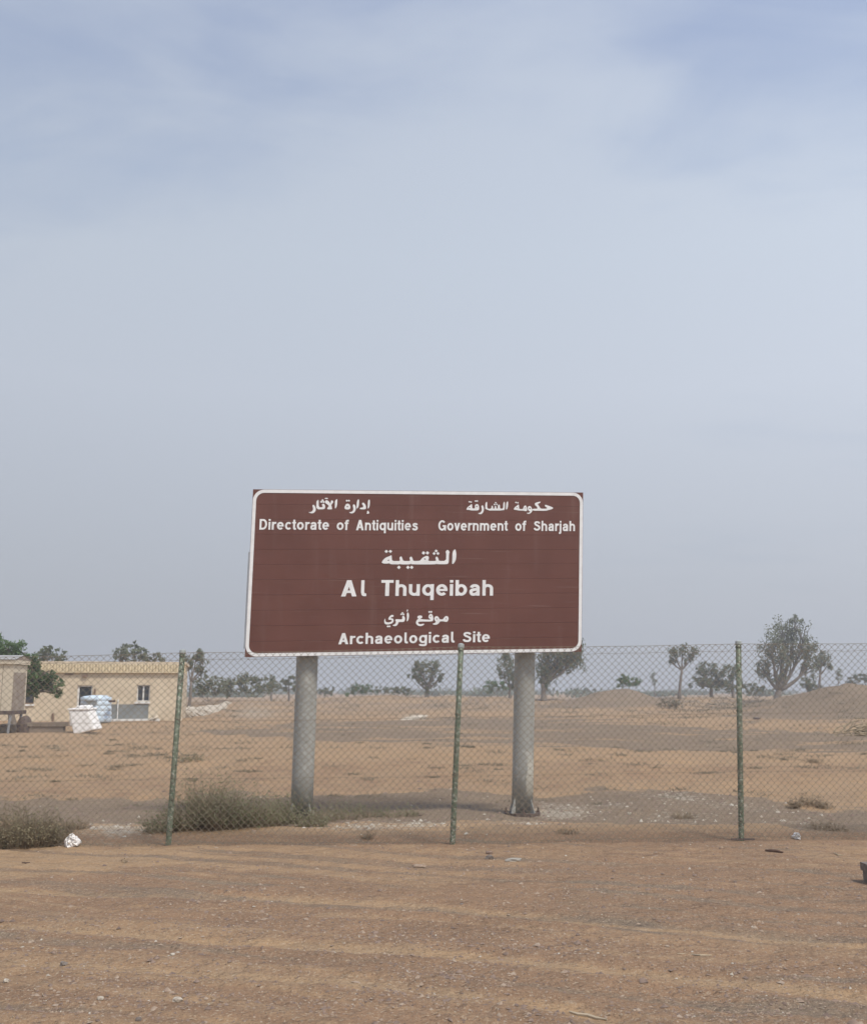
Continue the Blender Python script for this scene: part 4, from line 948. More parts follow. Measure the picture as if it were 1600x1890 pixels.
# raised cabin at the left edge
M['cabin'] = mat_basic('cabin_panel', (0.60, 0.53, 0.41), rough=0.7, color2=(0.54, 0.47, 0.36), vscale=1.2)
M['grey_roof'] = mat_basic('zinc_roof', (0.36, 0.35, 0.33), rough=0.6, var=.15)
M['brownish'] = mat_basic('weathered_board', (0.26, 0.21, 0.175), rough=0.9, color2=(0.34, 0.29, 0.235), vscale=3)
CY = 39.0
def cx_(px, py): p = P(px, py, CY); return p.x, p.z
cab = empty('raised_cabin', Vector((cx_(10, 1350)[0], CY, 0))); tag(cab, 'cream portable cabin raised on steel legs at the left edge of the picture', 'cabin')
xa, xb = cx_(-130, 1300)[0], cx_(22, 1300)[0]; z0, z1 = cx_(0, 1312)[1], cx_(0, 1226)[1]
edges = [xa, cx_(-62, 1300)[0], cx_(-30, 1300)[0], cx_(2, 1300)[0], xb]
def ys(px): d = ray(px, 1280); return xb * d.y / d.x          # depth at which the side wall is seen at px
y1 = ys(50); zr = cx_(0, 1208)[1]
for q in range(4): MB().box((edges[q] + .01, CY, z0), (edges[q + 1] - .01, CY + .06, z1)).build('wall_panel', M['cabin'], cab)
MB().box((xa, CY + .061, z0), (xb - .03, y1, z1 - .02)).build('body', M['cabin'], cab)
MB().box((xb - .029, CY + .03, z0), (xb + .012, ys(46), z1 - .30)).build('side_panel', M['brownish'], cab)
MB().box((xa - .1, CY - .08, z1), (xb + .05, y1 + .05, z1 + .17)).build('fascia', M['cabin'], cab)
ym = (CY + y1) / 2
g = MB(); g.add([(xa - .1, CY - .12, z1 + .175), (xb + .08, CY - .12, z1 + .175), (xb + .08, ym, zr), (xa - .1, ym, zr), (xb + .08, y1 + .12, z1 + .175), (xa - .1, y1 + .12, z1 + .175)], [(0, 1, 2, 3), (3, 2, 4, 5), (0, 3, 5)]); g.build('roof', M['grey_roof'], cab)
MB().add([(xb + .06, CY - .06, z1 + .175), (xb + .06, y1 + .08, z1 + .175), (xb + .06, ym, zr - .03), (xb - .02, CY - .06, z1 + .175), (xb - .02, y1 + .08, z1 + .175), (xb - .02, ym, zr - .03)], [(0, 1, 2), (5, 4, 3), (0, 3, 4, 1), (1, 4, 5, 2), (2, 5, 3, 0)]).build('gable', M['brownish'], cab)
MB().box((xa, CY - .03, z0 - .14), (xb + .04, y1, z0)).build('floor_beam', mat_dark, cab)
for lx in (-5.2, 0):
    for yy in (CY + .05, ys(44)):
        X_ = xb - .03 + lx; MB().tube([(X_ - .06, yy, gz(X_, yy) - .05), (X_, yy, z0 - .14)], .05, 8).build('leg', M['alu'], cab)
# clutter under the cabin
def junk(name, label, cat, px, py, w, d, h, mat, seed, rot=0):
    rs = random.Random(seed); p = ground_at(px, py); m = MB()
    n = 10; ring = []
    vs = []
    for j, zz in enumerate((0, .55, .9, 1)):
        for i in range(n):
            a = 2 * math.pi * i / n; sc = (1, 1.03, .85, .5)[j] * rs.uniform(.85, 1.1)
            vs.append((math.cos(a) * w / 2 * sc, math.sin(a) * d / 2 * sc, h * zz * rs.uniform(.9, 1.05)))
    fs = [(j * n + i, j * n + (i + 1) % n, (j + 1) * n + (i + 1) % n, (j + 1) * n + i) for j in range(3) for i in range(n)] + [tuple(3 * n + i for i in range(n))]
    c, s_ = math.cos(rot), math.sin(rot)
    m.add([(p.x + x * c - y * s_, p.y + x * s_ + y * c, p.z - .02 + z) for x, y, z in vs], fs)
    o = m.build(name, mat, None); tag(o, label, cat); return o
junk('sack', 'dark heap of sacking under the raised cabin', 'sack', 14, 1352, .9, .5, .34, M['brownish'], 3)
junk('bundle', 'dark bundle at the foot of the cabin leg', 'bundle', 45, 1352, .55, .4, .62, mat_dark, 4)
# low wall
lw = empty('low_wall', ground_at(85, 1352)); tag(lw, 'low grey-brown block wall in front of the building beside the white tub', 'wall')
LP = lw.location; LY = LP.y; kx = lambda px: P(px, 1350, LY).x
M['block'] = mat_basic('dusty_block', (0.27, 0.215, 0.165), rough=.95, color2=(0.22, 0.18, 0.145), vscale=3, bump=.3, bscale=20, objvar=.1)
zb_ = LP.z - .1
MB().box((kx(46), LY + .02, zb_), (kx(116), LY + .32, LP.z + .22)).build('body', M['block'], lw)
nb = 5
for i in range(nb): MB().box((kx(46) + (kx(120) - kx(46)) * i / nb + .006, LY - .03, LP.z + .225), (kx(46) + (kx(120) - kx(46)) * (i + 1) / nb - .006, LY + .42, LP.z + .225 + .15 + random.uniform(-.01, .01))).build('block', M['block'], lw)

# white plastic drum, blue water tank
def loft(name, rings, Y, mat, parent=None, n=28, wob=0.0, seed=0, squash=.8, lean=0):
    rs = random.Random(seed); m = MB(); vs = []
    ph = [rs.uniform(0, 6) for _ in range(6)]
    for j, (cx, cy, r) in enumerate(rings):
        c = P(cx, cy, Y); rr = r * (P(1, 1300, Y) - P(0, 1300, Y)).x
        for i in range(n):
            a = 2 * math.pi * i / n; q = rr * (1 + wob * (math.sin(3 * a + ph[0] + j * .5) + .6 * math.sin(7 * a + ph[1] - j * .8)))
            vs.append((c.x + q * math.cos(a), Y + q * squash * math.sin(a), c.z + lean * q * math.cos(a)))
    fs = [(j * n + i, (j + 1) * n + i, (j + 1) * n + (i + 1) % n, j * n + (i + 1) % n) for j in range(len(rings) - 1) for i in range(n)]
    fs += [tuple(range(n)), tuple((len(rings) - 1) * n + i for i in reversed(range(n)))]
    m.add(vs, fs); return m.build(name, mat, parent, True)
M['white_plastic'] = mat_basic('white_plastic', (0.85, 0.83, 0.80), rough=.5, color2=(0.76, 0.73, 0.69), vscale=3)
M['blue_plastic'] = mat_basic('pale_blue_plastic', (0.55, 0.66, 0.76), rough=.45, color2=(0.62, 0.71, 0.79), vscale=2)
Yd = ground_at(152, 1353).y
dr_ = empty('plastic_tub', ground_at(152, 1353)); tag(dr_, 'tilted white plastic tub with sloping sides, in front of the blue water tank', 'tub')
def wedge(name, c4, Y, dep, mat, parent, bev):
    f = [P(x, y, Y) for x, y in c4]; b = [p + Vector((.10, dep, .02)) for p in f]      # BL, BR, TR, TL
    o = MB().hexa([f[0], f[1], b[1], b[0], f[3], f[2], b[2], b[3]]).build(name, mat, parent)
    m = o.modifiers.new('bevel', 'BEVEL'); m.width = bev; m.segments = 3; return o
wedge('body', [(136, 1357.5), (176, 1347), (162, 1310), (126, 1310)], Yd - .3, .62, M['white_plastic'], dr_, .06)
wedge('rim', [(124.5, 1311), (164, 1310.5), (163, 1307), (125.5, 1307.5)], Yd - .34, .70, M['white_plastic'], dr_, .02)
wedge('lid', [(140, 1306.8), (163, 1306.5), (160, 1302), (142, 1302.5)], Yd - .1, .4, M['white_plastic'], dr_, .03)
Yt = 50.5
tk = empty('water_tank', Vector((P(178, 1330, Yt).x, Yt, gz(P(178, 1330, Yt).x, Yt)))); tag(tk, 'pale blue ribbed plastic water tank in front of the building door', 'water tank')
rg = [(183, 1283, 8), (183, 1283.4, 17)]
for q in range(5):
    y = 1285 + q * 9.2; rg += [(178, y, 26.5 if q else 20), (178, y + 1.8, 27.5), (178, y + 6.6, 27.8), (178, y + 8.6, 26.4)]
rg += [(178, 1333, 26)]
loft('body', rg, Yt, M['blue_plastic'], tk, squash=.95)
loft('shoulder', [(167, 1284.6, 10), (166, 1286, 14), (166, 1294, 14.5)], Yt - .8, M['blue_plastic'], tk, squash=.8)
pa = P(199, 1294.5, Yt - 1); MB().box((pa.x, Yt - .85, pa.z - .05), (pa.x + .18, Yt - .35, pa.z + .05)).build('outlet', mat_dark, tk)
junk('white_sack', 'small white sack lying behind the white tub', 'sack', 141, 1338, .6, .4, .72, M['white_plastic'], 8)

# pale rubble bank at the end of the building
def heap(name, label, cat, pts, hgt, mat, seed, thick=1.2, kind=None):
    """ridge following picture points"""
    rs = random.Random(seed); W = [ground_at(x, y) for x, y in pts]; m = MB(); n = len(W); prof = [(-1, 0), (-.6, .45), (-.15, .95), (.3, 1), (.7, .5), (1, 0)]
    vs = []; NN = 40
    for j in range(NN + 1):
        s = j / NN * (n - 1); i = min(int(s), n - 2); p = W[i].lerp(W[i + 1], s - i); e = math.sin(math.pi * min(1, max(0, j / NN))) ** .4
        for (o, h) in prof: vs.append((p.x + rs.uniform(-.1, .1), p.y + o * thick * (.4 + .6 * e) + rs.uniform(-.08, .08), gz(p.x, p.y) - .03 + h * hgt * e * rs.uniform(.7, 1.15)))
    k = len(prof); m.add(vs, [(j * k + i, (j + 1) * k + i, (j + 1) * k + i + 1, j * k + i + 1) for j in range(NN) for i in range(k - 1)])
    o = m.build(name, mat, None); tag(o, label, cat, kind=kind); return o
M['pale_stone'] = mat_basic('pale_rubble', (0.62, 0.55, 0.45), rough=.95, color2=(0.48, 0.41, 0.32), vscale=3, bump=.5, bscale=9)
heap('rubble_bank', 'pale bank of rubble running out from the right end of the building', 'rubble', [(292, 1330), (330, 1326), (370, 1320), (422, 1308)], .62, M['pale_stone'], 5, 4.5)
heap('rubble_bank', 'small pale broken slab heap beyond the left sign pole on the dark gravel', 'rubble', [(738, 1328), (765, 1326), (790, 1322)], .18, M['pale_stone'], 6, 1.2)

# ------------------------------------------------------------------ bushes and tufts near the fence
def bush(name, label, cat, patches, mat, nst, hgt, seed, leafn=8, lw=.006, ls=.018, spread=.35, group=None, kind=None, up=1.0):
    """patches: (px, py, radius_px) on the ground"""
    rs = np.random.default_rng(seed); root = empty(name, ground_at(patches[0][0], patches[0][1])); tag(root, label, cat, group)
    VS, FS, LC = [], [], []; b = 0
    for (x, y, rp, hs) in patches:
        g = ground_at(x, y); k = g.y / FPX * 1.03; rad = rp * k; H = hgt * hs
        for _ in range(int(nst * hs)):
            a = rs.uniform(0, 6.283); q = rad * rs.uniform(0, 1) ** .5 * .8; bx_, by_ = g.x + q * math.cos(a), g.y + q * math.sin(a) * .6
            p = np.array([bx_, by_, g.z - .02]); d = np.array([math.cos(a) * spread * (q / max(rad, .01) + .3) + rs.normal() * .25, math.sin(a) * spread + rs.normal() * .25, up])
            Ls = H * rs.uniform(.45, 1.1) * (1 - .35 * (q / max(rad, .01)) ** 2); sgs = 4; w = np.array([-d[1], d[0], 0]) + rs.normal(size=3) * .2; w /= np.linalg.norm(w)
            pts = [p]
            for i in range(sgs):
                d = d + rs.normal(size=3) * .28; d[2] = max(d[2], .1); p = p + d / np.linalg.norm(d) * Ls / sgs; pts.append(p)
            for i, q_ in enumerate(pts):
                wd = lw * (1 - i / (sgs + .5)) * .5; VS += [q_ - w * wd, q_ + w * wd]
            for i in range(sgs): FS.append((b + 2 * i, b + 2 * i + 1, b + 2 * i + 3, b + 2 * i + 2))
            b += 2 * (sgs + 1)
            for _ in range(leafn):
                i = rs.integers(1, sgs); t = rs.random(); LC.append(pts[i] * (1 - t) + pts[i + 1] * t + rs.normal(size=3) * .012)
    st = fast_mesh('stems', VS, FS, M['bush_dry'], root)
    if LC:
        V, Fq = leaves(np.array(LC), ls, -.2, .3); fast_mesh('foliage', V, Fq, M[mat], root)
    return root
bush('saltbush', 'wide grey-green saltbush behind the netting around the left sign pole', 'bush', [(295, 1535, 30, .45), (335, 1532, 30, .75), (380, 1528, 26, 1.25), (405, 1530, 24, 1.05), (430, 1528, 30, .75), (468, 1526, 28, .85), (500, 1524, 26, .65), (530, 1520, 20, .75), (575, 1526, 28, .45)], 'bush_mix', 330, .62, 41, leafn=8, ls=.014, spread=.5)
bush('saltbush', 'lower thin saltbush right of the left sign pole', 'bush', [(600, 1516, 28, .8), (640, 1512, 28, .75), (680, 1508, 26, .6), (720, 1508, 22, .45), (755, 1506, 20, .4)], 'bush_mix', 130, .45, 42, leafn=6, ls=.013, spread=.5)
bush('saltbush', 'olive-brown bush at the left edge beside the white bag', 'bush', [(-30, 1562, 50, 1.1), (20, 1563, 46, 1.1), (62, 1562, 36, 1.0), (95, 1560, 22, .7)], 'bush_olive', 270, .50, 43, leafn=7, ls=.014)
bush('saltbush', 'sparse dry bush behind the white bag at the fence foot', 'bush', [(60, 1535, 40, .8), (110, 1535, 34, .6), (140, 1530, 26, .5)], 'bush_dry', 260, .30, 44, leafn=4, ls=.013)
tg = 'dry tufts in the sand beyond the fence'
bush('dry_tuft', 'grey-green tuft alone in the sand above the wide saltbush', 'tuft', [(358, 1415, 22, 1)], 'bush_olive', 110, .36, 45, leafn=6, ls=.025, group=tg)
bush('dry_tuft', 'faint brown tuft in the sand left of the left fence post, near mid slope', 'tuft', [(222, 1425, 16, 1)], 'bush_dry', 50, .2, 46, leafn=4, ls=.02, group=tg)
bush('dry_tuft', 'reddish brown dry bush right of the right fence post on the sand edge', 'tuft', [(1490, 1488, 26, 1), (1465, 1490, 14, .6), (1520, 1490, 14, .5)], 'bush_dry', 110, .24, 47, leafn=3, ls=.02, group=tg)
bush('dry_tuft', 'dark wiry tuft on the grey gravel near the right edge', 'tuft', [(1520, 1530, 34, 1), (1550, 1534, 20, .6)], 'bush_dry', 110, .16, 48, leafn=2, ls=.014, group=tg)
bush('dry_tuft', 'flat brown tuft between the right sign pole and the right fence post', 'tuft', [(1262, 1508, 24, 1), (1045, 1538, 22, .8)], 'bush_dry', 90, .12, 49, leafn=2, ls=.015, group=tg)
bush('dry_tuft', 'tiny upright brown tuft beside the foot of the left sign pole saltbush', 'tuft', [(678, 1548, 12, 1)], 'bush_dry', 70, .15, 50, leafn=2, ls=.012, group=tg)
bush('dry_tuft', 'small tuft just below the pale sand strip left of the saltbush', 'tuft', [(232, 1592, 8, 1)], 'bush_dry', 22, .06, 51, leafn=2, ls=.012, group=tg)
bush('dry_tuft', 'brown tuft in the upper sand at the right, under the slope', 'tuft', [(1500, 1410, 18, 1)], 'bush_dry', 70, .22, 52, leafn=4, ls=.02, group=tg)

def dry_grass():
    X, Y = [], []
    while len(X) < 900:
        y = math.exp(rng.uniform(math.log(14.5), math.log(130))); x = rng.uniform(-.5, .5) * y
        px, py = to_px(x, y, 0.0)
        wgt = 0.12 + 0.6 * (py < 1330) * (px > 1150) + 0.10 * (1380 < py < 1440) * (px < 420) + .2 * (py < 1320)
        if rng.random() < wgt * (fbm(np.array([x * .3]), np.array([y * .3]), 2, 7)[0] > .45): X.append(x); Y.append(y)
    X, Y = np.array(X), np.array(Y); Z = height(X, Y); C = []; SZ = []
    for x, y, z in zip(X, Y, Z):
        h = rng.uniform(.06, .20) * (.35 + y / 50) * (1 if y > 30 else .7); n = int(rng.uniform(14, 34)) * (1 if y > 32 else 3); c = rng.normal(size=(n, 3)) * np.array([h * 1.6, h, h * .35]); c[:, 2] = np.abs(c[:, 2]); C.append(c + np.array([x, y, z])); SZ.append(np.full(n, .0011 * y + .002))
    C = np.concatenate(C); SZ = np.concatenate(SZ)[:, None]; V, Fq = leaves(C, SZ, -.6, .22); o = fast_mesh('dry_grass', V, Fq, M['leaf_dry']); tag(o, 'faint dry grass and low dead scrub spread over the plain', 'grass', kind='stuff')
dry_grass()

# brush pile at the right edge
bp_ = empty('brush_pile', ground_at(1600, 1358)); tag(bp_, 'heap of bleached dead branches at the right edge of the picture', 'brush pile')
rs = random.Random(5); g = bp_.location; k = g.y / FPX
for i in range(130):
    a = g + Vector((rs.gauss(.15, .6), rs.uniform(-.5, .5), abs(rs.gauss(0, .16)))); l_ = rs.uniform(.5, 1.5); an = rs.uniform(-.2, 1.0) * rs.choice((1, 1, -1)); d = Vector((math.cos(an), rs.uniform(-.4, .4), math.sin(an) * .8))
    pts = [a]; 
    for _ in range(4): d = (d + Vector((rs.gauss(0, .25), rs.gauss(0, .2), rs.gauss(-.05, .2)))).normalized(); pts.append(pts[-1] + d * l_ / 4)
    for p in pts: p.z = max(p.z, gz(p.x, p.y) + .01); p.z = min(p.z, g.z + .75 - .3 * abs(p.x - g.x - .5))
    MB().tube(pts, [.028, .024, .018, .013, .006], 5).build('branch', M['twig'], bp_)

# ------------------------------------------------------------------ stones
ICO = None
def ico():
    t = (1 + 5 ** .5) / 2; v = np.array([(-1, t, 0), (1, t, 0), (-1, -t, 0), (1, -t, 0), (0, -1, t), (0, 1, t), (0, -1, -t), (0, 1, -t), (t, 0, -1), (t, 0, 1), (-t, 0, -1), (-t, 0, 1)], float); v /= np.linalg.norm(v[0])
    f = np.array([(0, 11, 5), (0, 5, 1), (0, 1, 7), (0, 7, 10), (0, 10, 11), (1, 5, 9), (5, 11, 4), (11, 10, 2), (10, 7, 6), (7, 1, 8), (3, 9, 4), (3, 4, 2), (3, 2, 6), (3, 6, 8), (3, 8, 9), (4, 9, 5), (2, 4, 11), (6, 2, 10), (8, 6, 7), (9, 8, 1)])
    return v, f
OCT_V = np.array([(1, 0, 0), (0, 1, 0), (-1, 0, 0), (0, -1, 0), (0, 0, 1), (0, 0, -1)], float)
OCT_F = np.array([(0, 1, 4), (1, 2, 4), (2, 3, 4), (3, 0, 4)])
def stones(name, label, X, Y, size, mat, flat=.55):
    n = len(X); Z = height(X, Y)
    a = rng.uniform(0, 6.28, n); c, s = np.cos(a), np.sin(a)
    V = np.repeat(OCT_V[None, :5], n, 0) * (1 + rng.normal(size=(n, 5, 3)) * .22) + rng.normal(size=(n, 5, 3)) * .12
    V = V * size[:, None, None] * np.stack([np.ones(n), rng.uniform(.5, .95, n), rng.uniform(flat * .6, flat * 1.3, n)], 1)[:, None, :]
    x = V[..., 0] * c[:, None] - V[..., 1] * s[:, None]; y = V[..., 0] * s[:, None] + V[..., 1] * c[:, None]
    W = np.stack([x + X[:, None], y + Y[:, None], V[..., 2] + (Z - .0)[:, None]], -1).reshape(-1, 3)
    Fq = (OCT_F[None] + (np.arange(n) * 5)[:, None, None]).reshape(-1, 3)
    o = fast_mesh(name, W, Fq, mat); tag(o, label, 'gravel', kind='stuff'); return o
M['peb_dark'] = mat_basic('pebble_brown', (0.175, 0.125, 0.098), rough=.9, color2=(0.28, 0.20, 0.15), vscale=30, detail=1)
M['peb_tan'] = mat_basic('pebble_tan', (0.30, 0.215, 0.155), rough=.9, color2=(0.39, 0.30, 0.22), vscale=30, detail=1)
M['peb_white'] = mat_basic('pebble_white', (0.50, 0.45, 0.37), rough=.85, color2=(0.38, 0.32, 0.25), vscale=30, detail=1)
def sample(n, r0, r1, wfun, amax=.56):
    r = np.exp(rng.uniform(math.log(r0), math.log(r1), n)); a = rng.uniform(-amax, amax, n); X = r * np.tan(a); Y = r
    k = rng.random(n) < wfun(X, Y); return X[k], Y[k]
def w_grit(X, Y):
    g, G, B = zones(X, Y); cl = smooth(.42, .62, fbm(X * 1.2, Y * 1.8, 3, 120)); lft = smooth(2.5, -2.5, X) * smooth(8.5, 6, Y)
    return np.clip((1 - G) * .8 + .12 + lft * .3, 0, 1) * (.3 + .7 * cl)
def sz(n, m, s=.5, hi=4): return m * np.clip(np.exp(rng.normal(size=n) * s), .4, hi)
X, Y = sample(27000, 4.6, 11.0, w_grit); stones('grit', 'brown grit strewn over the verge in front of the fence', X, Y, sz(len(X), .0072), M['peb_dark'])
X, Y = sample(15000, 4.6, 11.0, w_grit); stones('grit', 'tan grit mixed into the verge in front of the fence', X, Y, sz(len(X), .0070), M['peb_tan'])
X, Y = sample(1500, 4.6, 11.0, w_grit); stones('chippings', 'scattered white chips on the verge in front of the fence', X, Y, sz(len(X), .0060, .5, 2.6), M['peb_white'])
def w_far(X, Y): g, G, B = zones(X, Y); return np.clip(g * .8 + B * .4 + .03, 0, 1)
X, Y = sample(26000, 11.6, 60, w_far, .5); stones('gravel', 'dark gravel covering the grey strips beyond the fence', X, Y, sz(len(X), .014), M['peb_dark'])
def w_white(X, Y): g, G, B = zones(X, Y); return np.clip(B ** 1.3 * 1.2 + g * .02 + .003, 0, 1)
X, Y = sample(42000, 11.3, 70, w_white, .5); stones('chippings', 'broken white stone chips around the sign poles beyond the fence', X, Y, sz(len(X), .014, .45, 3), M['peb_white'], .7)
def straw(n):
    X, Y = sample(n, 4.8, 10.8, lambda a, b: np.full(a.shape, .9)); n = len(X); Z = height(X, Y) + .004
    a = rng.uniform(-1.2, 1.2, n); L_ = rng.uniform(.01, .045, n); d = np.stack([np.cos(a), np.sin(a), rng.uniform(0, .35, n)], 1) * L_[:, None]; w = np.stack([-np.sin(a), np.cos(a), np.zeros(n)], 1) * .0016
    C = np.stack([X, Y, Z], 1); V = np.stack([C - d * .5 - w, C - d * .5 + w, C + d * .5 + w, C + d * .5 - w], 1); V[..., 2] = np.maximum(V[..., 2], Z[:, None]); 
    V[:, :, 2] += .001
    o = fast_mesh('straw_bits', V.reshape(-1, 3), np.arange(n * 4).reshape(-1, 4), mat_basic('straw', (0.42, 0.34, 0.24), rough=.9, color2=(.3, .22, .15), vscale=20)); tag(o, 'tiny broken straw and twig bits littering the verge', 'litter', kind='stuff')
straw(2600)

ICV, ICF = ico()
def rock(name, label, cat, px, py, w, h, d, mat, seed, sink=.25, group='loose stones along the fence', rot=0):
    r = np.random.default_rng(seed); g = ground_at(px, py); k = g.y / FPX * 1.0
    # one subdivision for a rounder lump
    V = list(map(tuple, ICV)); F0 = []; cache = {}
    def mid(a, b):
        key = (min(a, b), max(a, b))
        if key not in cache: q = (np.array(V[a]) + np.array(V[b])) / 2; q /= np.linalg.norm(q); V.append(tuple(q)); cache[key] = len(V) - 1
        return cache[key]
    for a, b, c in ICF: ab, bc, ca = mid(a, b), mid(b, c), mid(c, a); F0 += [(a, ab, ca), (b, bc, ab), (c, ca, bc), (ab, bc, ca)]
    A = np.array(V) * (1 + r.normal(size=(len(V), 1)) * .13); A = np.sign(A) * np.abs(A) ** .85
    A = A * np.array([w * k / 2, d * k / 2, h * k / 2]); c, s = math.cos(rot), math.sin(rot)
    A = np.stack([A[:, 0] * c - A[:, 2] * s * .0 - A[:, 1] * s, A[:, 0] * s + A[:, 1] * c, A[:, 2]], 1)
    o = new_obj(name, [(x, y, z + h * k / 2 * (1 - 2 * sink)) for x, y, z in A], F0, mat); o.location = g
    tag(o, label, cat, group); return o
M['stone_grey'] = mat_basic('grey_stone', (0.24, 0.21, 0.18), rough=.9, color2=(.16, .13, .11), vscale=20, bump=.4)
rock('stone', 'dark brown stone right of the middle fence post, upper of two touching', 'stone', 903, 1576, 13, 7, 10, M['peb_dark'], 1)
rock('stone', 'grey stone right of the middle fence post, lower of two touching', 'stone', 903, 1585, 14, 9, 10, M['stone_grey'], 2)
rock('stone', 'flat pale grey slab right of the two touching stones', 'stone', 947, 1589, 26, 7, 18, M['pale_grey'] if 'pale_grey' in M else M.setdefault('pale_grey', mat_basic('pale_grey_stone', (.36, .33, .28), rough=.9, var=.2)), 3)
rock('stone', 'flat pale stone on the verge below the middle of the netting, left of the slab', 'stone', 773, 1600, 24, 6, 14, M['peb_tan'], 4)
rock('stone', 'tan lump at the foot of the saltbush behind the netting', 'stone', 468, 1538, 9, 8, 8, M['peb_tan'], 5)
rock('stone', 'white pebble at the lower left on the grit, largest of the pale pebbles', 'stone', 327, 1848, 18, 9, 14, M['peb_white'], 6)
rock('stone', 'pale pebble with grey side left of the largest pale pebble', 'stone', 186, 1845, 12, 8, 10, M['peb_white'], 7)
rock('stone', 'pale pebble near the left edge low in the picture', 'stone', 12, 1813, 10, 8, 10, M['peb_white'], 8)
rock('stone', 'rounded brown clod left of the white pebble in the track', 'stone', 118, 1782, 12, 9, 10, M['stone_grey'], 9)
rock('stone', 'white pebble in the gravelly wheel track left of centre', 'stone', 319, 1763, 9, 5, 8, M['peb_white'], 10)
rock('stone', 'dark clod near the bottom edge left of centre', 'stone', 256, 1884, 12, 8, 10, M['stone_grey'], 11)
rock('stone', 'pale stone standing in the gravel near the saltbush fence foot, right of the sign', 'stone', 1161, 1504, 8, 7, 7, M['peb_white'], 12)
rock('stone', 'dark clod alone on the grit under the middle fence post', 'stone', 852, 1672, 8, 6, 8, M['stone_grey'], 13)
rock('stone', 'dark flat log-like stone in the gravel right of the right fence post, upper', 'stone', 1396, 1328, 12, 5, 10, mat_dark, 14)
# plastic bag and litter
def crumple(name, label, cat, px, py, w, h, mat, seed, group=None):
    r = np.random.default_rng(seed); g = ground_at(px, py); k = g.y / FPX; n, m_ = 11, 9; V = []; F0 = []
    for j in range(m_):
        for i in range(n):
            u, v = i / (n - 1) - .5, j / (m_ - 1)
            wd = w * k * (math.sin(math.pi * (v * .75 + .2)) ** .7)
            V.append((g.x + u * wd + .10 * w * k * (v - .5) + r.normal() * .004, g.y + math.cos(u * 3.1) * -.055 + r.normal() * .012 + .03, g.z + v * h * k * (1 - .5 * abs(u + .15)) + r.normal() * .004))
    for j in range(m_ - 1):
        for i in range(n - 1): F0.append((j * n + i, j * n + i + 1, (j + 1) * n + i + 1, (j + 1) * n + i))
    b = len(V)
    for (x, y, z) in V[:b]: pass
    V += [(x, y + .045, z) for x, y, z in V]
    F0 += [tuple(b + q for q in reversed(f)) for f in F0]
    rim = [i for i in range(n)] + [(j + 1) * n - 1 for j in range(1, m_)] + [(m_ - 1) * n + i for i in range(n - 2, -1, -1)] + [j * n for j in range(m_ - 2, 0, -1)]
    for a, c in zip(rim, rim[1:] + rim[:1]): F0.append((a, b + a, b + c, c))
    o = new_obj(name, V, F0, mat); tag(o, label, cat, group); return o
crumple('plastic_bag', 'crumpled white plastic bag caught at the fence foot beside the left bush', 'plastic bag', 131, 1563, 27, 24, M['white_plastic'], 3)
crumple('plastic_scrap', 'small torn white plastic scrap in the sand right of the right fence post', 'litter', 1472, 1549, 13, 11, M['white_plastic'], 4)
def stick(label, pts, r, mat='twig', lift=.006):
    W = []
    for (x, y) in pts: g = ground_at(x, y); W.append(g + Vector((0, 0, lift)))
    n = len(W); o = MB().tube(W, [r * (1 - .6 * abs(2 * i / (n - 1) - 1) ** 2) for i in range(n)], 6).build('stick', M[mat], None); tag(o, label, 'stick', 'sticks lying on the verge'); return o
M['darkwood'] = mat_basic('dark_wood', (0.12, 0.075, 0.055), rough=.9, var=.2)
M['palewood'] = mat_basic('bleached_cane', (0.46, 0.38, 0.27), rough=.8, var=.15)
stick('dark stick lying in front of the fence right of the right post', [(1411, 1571), (1422, 1572), (1434, 1573), (1445, 1575)], .016, 'darkwood', .01)
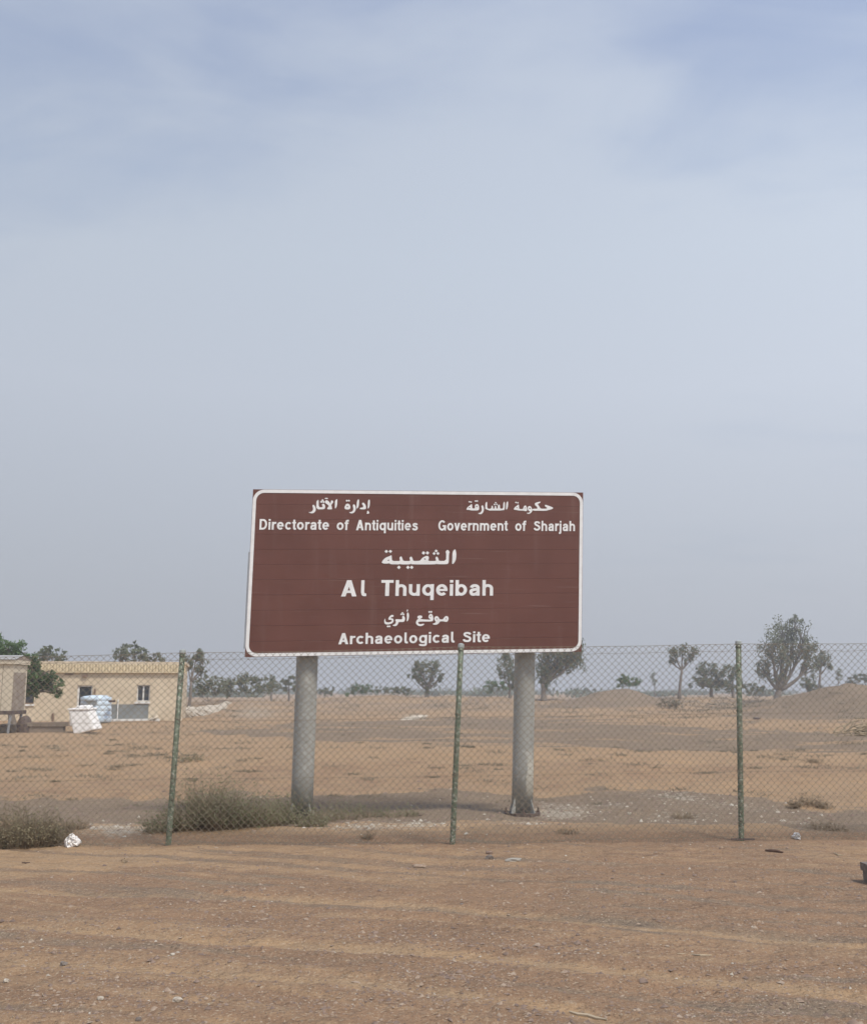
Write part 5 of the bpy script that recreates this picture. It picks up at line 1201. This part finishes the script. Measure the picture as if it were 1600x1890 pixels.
stick('straight bleached cane lying on the grit right of centre', [(1250, 1762), (1270, 1763), (1292, 1765), (1313, 1765)], .005, 'palewood')
stick('bleached twisted stick at the bottom edge right of centre', [(1050, 1869), (1066, 1874), (1084, 1876), (1100, 1881), (1120, 1884)], .009, 'palewood')
stick('brown bit of bark in the sand beyond the fence, right side', [(1441, 1440), (1450, 1436), (1461, 1434)], .03, 'darkwood', .02)
stick('thin cane lying in the sand at the far right below the fence', [(1538, 1575), (1546, 1579), (1556, 1580)], .008, 'palewood')
stick('thin dark stick in the sand strip at the left', [(41, 1593), (48, 1594), (56, 1593)], .007, 'darkwood')
# concrete block at right edge
cb_ = empty('concrete_block', ground_at(1623, 1636)); tag(cb_, 'grey concrete block standing at the right edge in front of the fence', 'concrete block')
g = cb_.location; k = g.y / FPX
MB().hexa([(g.x - 10 * k, g.y, g.z - .02), (g.x + .2, g.y - .05, g.z - .02), (g.x + .2, g.y + .2, g.z - .02), (g.x - 10 * k, g.y + .2, g.z - .02), (g.x - 11 * k, g.y + .03, g.z + 19 * k), (g.x + .2, g.y, g.z + 17 * k), (g.x + .2, g.y + .2, g.z + 17 * k), (g.x - 11 * k, g.y + .2, g.z + 20 * k)]).build('base', M['stone_grey'], cb_)
MB().box((g.x - 13 * k, g.y - .02, g.z + 20.5 * k), (g.x + .2, g.y + .22, g.z + 34 * k)).build('top', M['stone_grey'], cb_)

# ------------------------------------------------------------------ haze
HAZE = 0.0016
hz = MB().box((-7900, -7900, -5.0), (7900, 7900, 13.5)).build('haze', None, None)
hm = bpy.data.materials.new('haze_air'); hm.use_nodes = True; n, l = hm.node_tree.nodes, hm.node_tree.links; n.clear()
ho = N(n, 'ShaderNodeOutputMaterial'); hv = N(n, 'ShaderNodeVolumePrincipled'); hv.inputs['Color'].default_value = (0.90, 0.91, 0.94, 1); hv.inputs['Density'].default_value = HAZE; hv.inputs['Anisotropy'].default_value = 0.0
l.new(hv.outputs[0], ho.inputs['Volume']); hz.data.materials.append(hm); tag(hz, 'pale dusty desert haze filling the air', 'haze', kind='stuff')
hz.display_type = 'WIRE'
